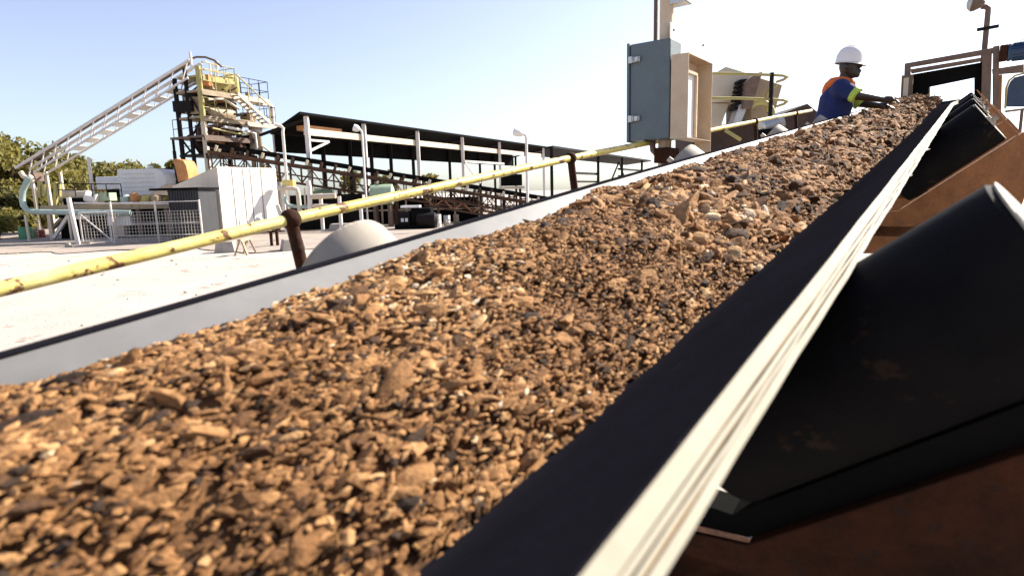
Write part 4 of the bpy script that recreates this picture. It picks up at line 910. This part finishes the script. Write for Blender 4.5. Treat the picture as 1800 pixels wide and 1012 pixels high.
for px in (598, 690, 838, 866):
    l = (at(px, 320, 30.5)-TA)[0]/td[0]
    for a in (-0.42, 0.42):
        p = TC(l, a, -0.86); MB().bar((p[0], p[1], -0.03), p, 0.15).build('trestle_leg', M['truss'], ic)
    p, q = TC(l, -0.42, -1.0), TC(l, 0.42, -1.9); MB().bar(p, q, 0.06).build('trestle_brace', M['truss'], ic)
for (pa_, ya, pb_, yb) in ((838, 352, 900, 384), (838, 384, 905, 360), (760, 345, 838, 372)):
    MB().bar(at(pa_, ya, 30.2), at(pb_, yb, 30.2), 0.07).build('brace', M['truss'], ic)
# return conveyor low behind it
rc = thing('low_conveyor', at(850, 380, 29)*[1, 1, 0], 'second rusty lattice conveyor low to the ground under the truss conveyor', 'conveyor')
for dz in (0.0, -0.42):
    MB().bar(at(745, 345, 29.3)+ZZ*dz, at(975, 384, 31)+ZZ*dz, 0.1).build('chord', M['truss'], rc)
m = MB()
for i in range(14):
    a, b_ = at(745, 345, 29.3), at(975, 384, 31); p = a+(b_-a)*i/14; q = a+(b_-a)*(i+1)/14; m.bar(p-ZZ*(0.4 if i % 2 else 0), q-ZZ*(0 if i % 2 else 0.4), 0.05)
m.build('lattice', M['rustlight'], rc)
for f in (0.1, 0.55, 0.95):
    p = at(745, 345, 29.3)*(1-f)+at(975, 384, 31)*f; MB().bar((p[0], p[1], -0.03), p-ZZ*0.3, 0.1).build('leg', M['truss'], rc)

# ------------------------------------------------------------------ white container and the things around it
K0 = at(386, 350, 25); K0[2] = 0
def KC(t, w, z): return K0+PA*t-PB*w+ZZ*z
zt, zb_ = on(384, 293, K0, PA)[2], on(391, 405, K0, PA)[2]; Tk = float(np.dot(on(489, 345, K0, PA)-K0, PA)); Wk = 3.1
zl_ = on(303, 327, K0, PB)[2]; wl_ = float(np.dot(K0-on(303, 327, K0, PB), PB))
ct = thing('white_container', K0, 'white steel container with seamed panel front and a sloping top, standing on blocks', 'container')
m = MB(); m.hexa([KC(0, 0, zb_), KC(Tk, 0, zb_), KC(Tk, wl_, zb_), KC(0, wl_, zb_)], [KC(0, 0, zt), KC(Tk, 0, zt), KC(Tk, wl_, zl_), KC(0, wl_, zl_)]); m.build('shell', M['shellbounce'], ct, bevel=0.02)  # warm bounce light on the shaded side is mixed into this colour
m = MB(); f0 = -0.012
for k, (px0, px1) in enumerate(((386, 409), (411.5, 428), (430.5, 441), (443.5, 459.5), (462, 487))):
    ta_, tb_ = [float(np.dot(on(x, 345, K0, PA)-K0, PA)) for x in (px0, px1)]
    m.obox(KC((ta_+tb_)/2, -0.014, (zt+zb_)/2), PA*(tb_-ta_)/2, PB*0.012, ZZ*(zt-zb_-0.08)/2)
m.build('panel', M['white'], ct, bevel=0.004)
m = MB()
for px in (410.2, 429.2, 442.2, 460.7):
    ta_ = float(np.dot(on(px, 345, K0, PA)-K0, PA)); m.obox(KC(ta_, -0.006, (zt+zb_)/2), PA*0.03, PB*0.004, ZZ*(zt-zb_-0.1)/2)
m.build('seam', M['concrete'], ct)
for ta_, tb_ in ((float(np.dot(on(x0_, 390, K0, PA)-K0, PA)), float(np.dot(on(x1_, 390, K0, PA)-K0, PA))) for x0_, x1_ in ((420, 431), (453, 464))):
    zc = on(425, 392, K0, PA)[2]; m = MB()
    m.obox(KC((ta_+tb_)/2, -0.04, zc), PA*(tb_-ta_)/2, PB*0.012, ZZ*0.16); m.build('hatch', M['whiterust'], ct, bevel=0.005)
for t in (0.15, Tk-0.15):
    for w in (0.15, wl_-0.2): MB().box(KC(t, w, zb_/2-0.02), 0.3, 0.3, zb_-0.003).build('support_block', M['darksteel'], ct)
# dark corrugated shack
S0k = at(352, 380, 23.3); S0k[2] = 0; xs0 = at(299, 380, 23.3)[0]; sk = thing('dark_shack', S0k, 'charcoal corrugated sheet shack between the mesh fence and the white container', 'shack')
zs = at(330, 334, 23.3)[2]; m = MB(); nW = 22; wd_ = S0k[0]-xs0
for k in range(nW):
    m.box((xs0+wd_*(k+0.5)/nW, 24.0+(0.03 if k % 2 else 0), zs/2), wd_/nW*0.98, 1.4, zs)
m.build('wall', M['shack'], sk); MB().box((xs0+wd_/2-0.25, 24.0, zs+0.05), wd_+0.7, 1.7, 0.08).build('roof', M['blacksteel'], sk)
# orange chute and the white cabins
oc = thing('orange_chute', at(316, 350, 26)*[1, 1, 0], 'orange curved steel chute sticking up beside the tower foot', 'chute')
m = MB(); pts = [(303, 281), (309, 279), (322, 282), (327, 291), (331, 308), (331, 314), (313, 321), (309, 300), (306, 289)]
m.prism([at(x, y, 26.2) for x, y in pts], (0, 0.9, 0)); m.build('hood', M['orange'], oc, bevel=0.02)
m = MB(); m.prism([at(x, y, 26.25) for x, y in ((309, 316), (331, 312), (330, 420), (309, 420))], (0, 0.8, 0)); m.build('leg_casing', M['darksteel'], oc)
wc = thing('white_cabin', at(190, 350, 31)*[1, 1, 0], 'small white flat sided cabin left of the white tank house', 'cabin')
p, q = at(167, 311, 31), at(214, 332, 31); MB().box(((p[0]+q[0])/2, 32, (p[2]+q[2])/2), q[0]-p[0], 2, p[2]-q[2]).build('body', M['white'], wc, bevel=0.03)
MB().box(((p[0]+q[0])/2+0.2, 32.0, q[2]-0.22), q[0]-p[0]-0.5, 1.8, 0.42).build('window_band', M['blacksteel'], wc)
for x in (p[0]+0.1, q[0]-0.1): MB().bar((x, 31.2, -0.03), (x, 31.2, q[2]), 0.1).build('leg', M['cream'], wc)
th = thing('tank_house', at(250, 350, 30)*[1, 1, 0], 'large white ribbed tank house with a rounded right end on stilts', 'tank')
p, q = at(205, 298, 30), at(294, 342, 30); w_, h_ = q[0]-p[0], p[2]-q[2]
prof = [(p[0], p[2])]+[(q[0]-0.5+0.5*math.sin(a), p[2]-0.5+0.5*math.cos(a)) for a in np.linspace(0, math.pi/2, 6)]+[(q[0], q[2]+0.5)]+[(q[0]-0.9, q[2]), (p[0], q[2]+0.0)]
m = MB(); m.prism([A((x, 30, z)) for x, z in prof], (0, 2.2, 0)); m.build('body', M['white'], th, bevel=0.02)
m = MB()
for k in range(1, 6): m.box(((p[0]+q[0])/2-0.15, 29.985, q[2]+h_*k/6), w_-0.75, 0.03, 0.035)
m.build('rib', M['whiterust'], th)
for x in (p[0]+0.15, (p[0]+q[0])/2, q[0]-0.5): MB().bar((x, 30.3, -0.03), (x, 30.3, q[2]), 0.14).build('leg', M['brownsteel'], th)
MB().cyl(at(265, 297, 30.5), at(265, 291, 30.5), 0.12, 10).build('vent', M['white'], th)

# ------------------------------------------------------------------ pump deck, pipes and fence at the left
DY = 26.5
pd = thing('pump_deck', at(150, 380, DY)*[1, 1, 0], 'raised cream pump deck with yellow posts and dark railing behind the mesh fence', 'platform')
p, q = at(70, 362, DY), at(300, 362, DY)
MB().box(((p[0]+q[0])/2, DY+1.0, p[2]-0.12), q[0]-p[0], 2.0, 0.26).build('deck', M['tan'], pd, bevel=0.01)
for px in (82, 145, 190, 240, 290):
    a = at(px, 366, DY); MB().bar((a[0], DY+0.1, -0.03), (a[0], DY+0.1, p[2]-0.25), 0.15).build('leg', M['cream'] if px == 82 else M['brownsteel'], pd)
MB().bar(at(95, 418, DY), at(121, 378, DY), 0.13).build('brace', M['whiterust'], pd)
MB().bar(at(92, 402, DY+0.5), at(110, 384, DY+0.5), 0.2, 0.12).build('spare_plank', M['wood'], pd)
a, b_ = at(100, 368, DY+0.5), at(300, 421, DY+0.5); MB().box(((a[0]+b_[0])/2, DY+0.6, a[2]/2), b_[0]-a[0], 0.12, a[2]).build('dark_backing', M['blacksteel'], pd)  # black sheet added to stand for the shade under the deck
railing([at(104, 345, DY), at(163, 346, DY), at(215, 346, DY)], 0.55, 'darksteel', pd, 0.022)
for px, y0, y1 in ((70, 318, 345), (78, 324, 345), (98, 320, 360), (104, 322, 345)): MB().bar(at(px, y1, DY+0.2), at(px, y0, DY+0.2), 0.13).build('yellow_post', M['yellowplant'], pd)
MB().lathe(at(106, 345, DY+0.8), (1, 0, 0), [(0.15, 0), (0.26, 0.05), (0.26, 1.3), (0.15, 1.36)], 16).build('vessel', M['cream'], pd, smooth=40)
MB().lathe(at(150, 347, DY+0.4), (1, 0, -0.25), [(0.1, 0), (0.2, 0.05), (0.2, 0.5), (0.28, 0.52), (0.28, 0.6)], 16).build('pump', M['whiterust'], pd, smooth=40)
MB().box(at(136, 354, DY+0.6), 0.9, 0.5, 0.3).build('motor', M['blacksteel'], pd)
MB().box(at(185, 346, DY+0.6), 0.7, 0.5, 0.35).build('motor', M['palegreen'], pd)
for px, y, c in ((238, 349, 'orange'), (258, 352, 'yellowplant'), (275, 352, 'tan'), (222, 352, 'turq')): MB().lathe(at(px, y+6, DY+0.5), (0, 0, 1), [(0.12, 0), (0.2, 0.03), (0.2, 0.3), (0.1, 0.4)], 12).build('valve', M[c], pd, smooth=40)
m = MB(); m.bar(at(130, 357, DY-0.1), at(300, 358, DY-0.1), 0.06); m.build('toe_rail', M['whiterust'], pd)
MB().box(at(140, 378, DY-0.05), 0.8, 0.1, 0.35).build('notice_plate', M['white'], pd)
MB().box(at(215, 388, DY+0.1), 1.0, 0.5, 0.4).build('white_tank', M['white'], pd); MB().box(at(215, 402, DY+0.1), 0.4, 0.4, 0.6).build('white_tank', M['cream'], pd)
tp_ = thing('turquoise_pipeline', at(45, 380, DY-0.3)*[1, 1, 0], 'pale turquoise pipe dropping from the gallery foot and running along the deck edge', 'pipe')
MB().tube([at(x, y, DY-0.35) for x, y in ((52, 312), (46, 322), (40, 336), (39, 350), (41, 361), (47, 369), (56, 372), (90, 373), (230, 374))], 0.115, 14).build('pipe', M['turq'], tp_, smooth=60)
MB().tube([at(x, y, DY-0.3) for x, y in ((36, 302), (41, 310), (50, 314), (55, 310))], 0.10, 12).build('elbow', M['cream'], tp_, smooth=60)
for px in (44, 120, 200):
    a = at(px, 374, DY-0.35); MB().bar((a[0], a[1], -0.03), (a[0], a[1], a[2]-0.08), 0.08).build('support', M['cream'], tp_)
FY = 23.0
fc = thing('mesh_fence', at(270, 420, FY)*[1, 1, 0], 'welded wire mesh fence panel in front of the dark shack', 'fence')
zt_ = at(200, 357, FY)[2]
def mesh_panel(x0, x1, za, zb_, st=0.115):
    m = MB(); r = 0.0065; n = int((x1-x0)/st)
    for i in range(n+1): x = x0+(x1-x0)*i/n; m.box((x, FY, (za+zb_)/2), 2*r, 2*r, zb_-za)
    k = int((zb_-za)/st)
    for i in range(k+1): z = za+(zb_-za)*i/k; m.box((( x0+x1)/2, FY-2*r-0.001, z), x1-x0, 2*r, 2*r)
    return m
xa, xb_, xc = at(132, 390, FY)[0], at(196, 390, FY)[0], at(352, 390, FY)[0]
mesh_panel(xb_+0.05, xc, 0.05, zt_-0.35).build('wire_mesh', M['wire'], fc, smooth=0)
for z in (zt_, zt_-0.8, zt_-1.25): MB().cyl((xb_, FY+0.04, z), (xc, FY+0.04, z), 0.015, 8).build('rail', M['whiterust'], fc)
for x in (xb_, (xb_+xc)/2, xc): MB().cyl((x, FY+0.06, -0.03), (x, FY+0.06, zt_+0.05), 0.035, 10).build('post', M['whiterust'], fc)
gt_ = thing('mesh_gate', at(160, 420, FY)*[1, 1, 0], 'wire mesh gate with a diagonal brace hung on a pale pink post', 'gate')
mesh_panel(xa+0.2, xb_-0.12, 0.12, zt_-0.35).build('wire_mesh', M['wire'], gt_, smooth=0)
m = MB(); xg0, xg1 = xa+0.17, xb_-0.09
for a, b_ in (((xg0, 0.1), (xg1, 0.1)), ((xg0, zt_-0.33), (xg1, zt_-0.33)), ((xg0, 0.1), (xg0, zt_-0.33)), ((xg1, 0.1), (xg1, zt_-0.33)), ((xg0, zt_-0.36), (xg1, 0.12))): m.cyl((a[0], FY+0.03, a[1]), (b_[0], FY+0.03, b_[1]), 0.028, 8)
m.build('frame', M['whiterust'], gt_)
MB().bar((xa, FY, -0.03), (xa-0.12, FY, zt_+0.25), 0.12).build('gate_post', M['whiterust'], gt_, bevel=0.01)
def drum(name, px, py_top, py_bot, wpx, mt, label, Y=None):
    b0 = gnd(px, py_bot); Y = b0[1]; h = at(px, py_top, Y)[2]; r = wpx/2/F_*Y
    d = thing(name, (b0[0], b0[1], 0), label, 'drum')
    MB().lathe((b0[0], b0[1], -0.02), ZZ, [(r*0.96, 0), (r, 0.02), (r, h*0.33), (r*1.04, h*0.35), (r, h*0.37), (r, h*0.64), (r*1.04, h*0.66), (r, h*0.68), (r, h-0.01), (r*0.95, h), (r*0.95, h-0.02)], 20).build('drum_body', mt, d, smooth=40)
    MB().cyl((b0[0]+r*0.5, b0[1], h-0.05), (b0[0]+r*0.5, b0[1], h+0.02), r*0.12, 8).build('bung', M['darksteel'], d)
drum('green_drum', 47, 398, 420, 21, M['green'], 'green steel drum standing by the foot of the turquoise pipe')
drum('brown_drum', 63, 402, 418, 10, M['tan'], 'small tan drum right of the green drum')
drum('red_drum', 75, 403, 418, 9, M['red'], 'small red drum beside the cream deck leg')
# poles and lamps
def lamp(px, py, Yd, pts, label, head=None, r=0.06, mt='whiterust'):
    b0 = at(px, py, Yd); d = thing('lamp_pole', (b0[0], b0[1], 0), label, 'street lamp' if head else 'pole', None)
    pp = [A((b0[0], b0[1], -0.03))]+[at(x, y, Yd) for x, y in pts]; pp[1][:2] = b0[:2] if abs(pp[1][0]-b0[0]) < 0.6 else pp[1][:2]
    MB().tube(pp, r, 12).build('pole_shaft', M[mt], d, smooth=50)
    if head:
        a, b_ = at(*head[0], Yd), at(*head[1], Yd); L = np.linalg.norm(b_-a)
        MB().lathe(a, b_-a, [(0.05, -0.02), (0.11, 0.02), (0.17, L*0.45), (0.17, L*0.9), (0.08, L)], 14).build('lamp_head', M['white'], d, smooth=50)
lamp(161, 320, 29.5, ((157, 277),), 'plain cream pole standing above the pump deck without a lamp', r=0.075)
lamp(501, 280, 28.8, ((499, 232), (498, 226), (494, 222), (483, 219)), 'white swan necked pipe pole at the left end of the long shed', r=0.07)
lamp(927, 330, 27, ((925.5, 243), (924, 238), (919, 236)), 'thin white street lamp with a round head in front of the long shed', ((919, 236), (902, 231)), r=0.055)
lamp(640.5, 300, 29.3, ((638, 233), (634, 229), (630, 227)), 'street lamp with a tube shaped head on the second shed post', ((632, 228), (621, 224)), r=0.05)
# pipe rack and tanks right of the container
pk = thing('pipe_rack', at(545, 380, 27.2)*[1, 1, 0], 'rack of cream and turquoise pipes between the white container and the truss conveyor legs', 'pipe rack')
PY = 27.2
for pts, r, mt in ((((488, 331), (515, 331), (522, 333), (524, 340), (526, 360), (528, 385)), 0.10, 'cream'), (((503, 345), (501, 352), (506, 361), (520, 363), (545, 364)), 0.08, 'turq'), (((541, 318), (544, 330), (545, 372)), 0.11, 'whiterust'), (((545, 362), (600, 362), (660, 358)), 0.09, 'cream'), (((545, 346), (590, 344)), 0.12, 'cream'), (((521, 330), (527, 358)), 0.06, 'turq'), (((535, 330), (538, 380)), 0.04, 'cream')):
    MB().tube([at(x, y, PY) for x, y in pts], r, 10).build('pipe', M[mt], pk, smooth=50)
for px, y0 in ((497, 330), (563, 340), (596, 345), (633, 350)):
    a = at(px, y0, PY+0.2); MB().bar((a[0], a[1], -0.03), a, 0.13).build('post', M['whiterust'], pk)
a, b_ = at(497, 344, PY+1.6), at(640, 412, PY+1.6); MB().box(((a[0]+b_[0])/2, PY+1.7, a[2]/2), b_[0]-a[0], 0.1, a[2]).build('dark_backing', M['blacksteel'], pk)
MB().bar(at(497, 388, PY-0.3), at(487, 360, PY-0.3), 0.16, 0.1).build('skid_plank', M['whiterust'], pk)
MB().box(at(508, 322, PY+0.3), 0.5, 0.4, 0.28).build('yellow_actuator', M['yellow'], pk)
for px, py, w, lab in ((568, 337, 38, 'pale green tank left of two behind the truss conveyor'), (672, 330, 42, 'pale green tank right of two behind the truss conveyor')):
    a = at(px, py+12, 30.3); tk = thing('green_tank', (a[0], a[1], 0), lab, 'tank'); L = w/F_*30.3
    MB().lathe(a-A((L/2, 0, 0.0)), (1, 0, 0), [(0.25, 0), (0.5, 0.08), (0.5, L-0.08), (0.25, L)], 20).build('shell', M['palegreen'], tk, smooth=40)
    for dx in (-0.3, 0.3): MB().box((a[0]+dx*L, a[1], a[2]/2-0.25), 0.15, 0.6, max(0.1, a[2]-0.42)).build('saddle', M['brownsteel'], tk)
# black generator and drums by the conveyor legs
GY = gnd(725, 402)[1]
ge = thing('black_generator', gnd(735, 402), 'black engine generator on a skid under the truss conveyor', 'generator')
a, b_ = at(694, 366, GY), at(762, 400, GY); w_ = b_[0]-a[0]; cx_ = (a[0]+b_[0])/2
MB().box((cx_, GY+0.5, 0.08), w_+0.1, 1.0, 0.2).build('skid', M['blacksteel'], ge)
MB().box((cx_+w_*0.18, GY+0.5, a[2]*0.5+0.1), w_*0.55, 0.9, a[2]*0.75).build('housing', M['blacksteel'], ge, bevel=0.08)
MB().lathe((cx_+w_*0.05, GY+0.1, a[2]*0.42), (1, 0, 0), [(0.2, 0), (0.32, 0.08), (0.32, 0.85), (0.2, 0.95)], 16).build('engine', M['darksteel'], ge, smooth=40)
MB().box((cx_-w_*0.3, GY+0.5, a[2]*0.45), w_*0.32, 0.7, a[2]*0.7).build('radiator', M['darksteel'], ge)
for dx in (-0.33, -0.22): MB().box((cx_+w_*dx, GY+0.13, a[2]*0.42), 0.12, 0.04, 0.16).build('label_plate', M['white'], ge)
MB().box((cx_-w_*0.1, GY+0.3, a[2]+0.05), w_*0.5, 0.6, 0.1).build('canopy', M['white'], ge)
drum('grey_drum', 769, 376, 398, 14, M['whiterust'], 'white drum just right of the black generator')
drum('grey_drum', 786, 378, 396, 12, M['chrome'], 'grey drum second to the right of the black generator')
drum('grey_drum', 802, 376, 392, 10, M['tan'], 'tan drum third to the right of the black generator')
# loose things on the yard
b0 = gnd(432, 446); ts = thing('saw_trestle', b0, 'small timber trestle standing on the sand in front of the container', 'trestle'); hh = at(432, 421, b0[1])[2]
for sx in (-1, 1):
    for sy in (-1, 1): MB().bar((b0[0]+sx*0.18, b0[1]+sy*0.3, -0.02), (b0[0]+sx*0.03, b0[1]+sy*0.25, hh), 0.06, 0.05).build('leg', M['wood'], ts)
MB().bar((b0[0], b0[1]-0.35, hh), (b0[0], b0[1]+0.35, hh), 0.1, 0.07).build('top_rail', M['wood'], ts)
def block(px, pyb, wpx, hpx, label, ang=0.3):
    b0 = gnd(px, pyb); w_ = wpx/F_*b0[1]; h_ = hpx/F_*b0[1]; o = MB(); c, s_ = math.cos(ang), math.sin(ang); ax, ay = A((c, s_, 0)), A((-s_, c, 0))
    q = [(-1, -1), (1, -1), (1, 1), (-1, 1)]
    o.hexa([b0+ax*w_/2*i+ay*w_*0.4*j_-ZZ*0.04 for i, j_ in q], [b0+ax*w_/2*0.8*i+ay*w_*0.32*j_+ZZ*h_ for i, j_ in q])
    tag(o.build('concrete_block', M['concrete'], None, bevel=0.015, origin=tuple(b0)), label, 'block', 'loose blocks on the yard', 'thing')
block(398, 441, 34, 17, 'grey block on the sand below the left corner of the container', 0.2)
block(515, 438, 40, 18, 'grey block lying just left of the first rusty handrail post', 0.5)
block(600, 405, 40, 12, 'low grey block by the pipe rack behind the near pale roller', 0.1)
block(120, 434, 9, 7, 'small dark lump on the sand in front of the mesh gate', 0.1)
for px in (479, 487):
    pass
b0 = gnd(483, 430); st_ = thing('jack_stand', b0, 'pair of dark red steel props under the right end of the container', 'stand')
for dx in (-0.1, 0.1): MB().bar((b0[0]+dx, b0[1], -0.03), (b0[0]+dx, b0[1], 0.42), 0.08).build('prop', M['rust'], st_)
MB().box((b0[0], b0[1], 0.44), 0.34, 0.2, 0.05).build('head_plate', M['rust'], st_)
b0 = gnd(60, 431); kb = MB(); kb.obox((b0[0], b0[1], 0.03), (2.2, 0.05, 0), (0, 0.12, 0), (0, 0, 0.06)); tag(kb.build('concrete_kerb', M['concrete'], None, bevel=0.01, origin=(b0[0], b0[1], 0)), 'low pale concrete kerb lying on the sand at the left', 'kerb', None, 'thing')

# stones and ruts scattered over the yard
def build_stones():
    bm = bmesh.new(); bmesh.ops.create_icosphere(bm, subdivisions=1, radius=1); b1 = np.array([v.co[:] for v in bm.verts]); f1 = np.array([[v.index for v in f.verts] for f in bm.faces]); bm.free()
    VV, FF = [], []; n0 = 0; g = np.random.default_rng(5)
    for _ in range(700):
        y = g.uniform(3.5, 26); x = g.uniform(-0.95*y, -0.05*y); r = 0.006+0.035*g.random()**6
        if y > 20 and g.random() < 0.5: r *= 1.8
        v = b1*(1+g.normal(0, 0.15, (len(b1), 1)))*r*np.array([g.uniform(0.8, 1.5), g.uniform(0.8, 1.3), g.uniform(0.4, 0.8)])+np.array([x, y, -0.02+r*0.2])
        VV.append(v); FF.append(f1+n0); n0 += len(v)
    o = bpy.data.objects.new('loose_stones', npmesh('loose_stones', np.concatenate(VV), np.concatenate(FF), M['stone'])); COL.objects.link(o)
    tag(o, 'loose stones scattered over the pale sand yard', 'stones', kind='stuff')
build_stones()

# low dark bank of machinery screens under the truss conveyor
dw = thing('screen_wall', at(710, 380, 32)*[1, 1, 0], 'low dark sheet wall with cream posts behind the rusty low conveyor', 'wall'); dw['kind'] = 'thing'
a, b_ = at(585, 352, 32.5), at(842, 352, 32.5)
MB().box(((a[0]+b_[0])/2, 32.6, a[2]/2), b_[0]-a[0], 0.1, a[2]).build('sheeting', M['blacksteel'], dw)
for k in range(7):
    x = a[0]+(b_[0]-a[0])*k/6; MB().bar((x, 32.48, -0.03), (x, 32.48, a[2]+0.15), 0.09).build('post', M['cream'], dw)
MB().box(((a[0]+b_[0])/2, 32.45, a[2]*0.55), b_[0]-a[0], 0.06, 0.08).build('rail', M['cream'], dw)
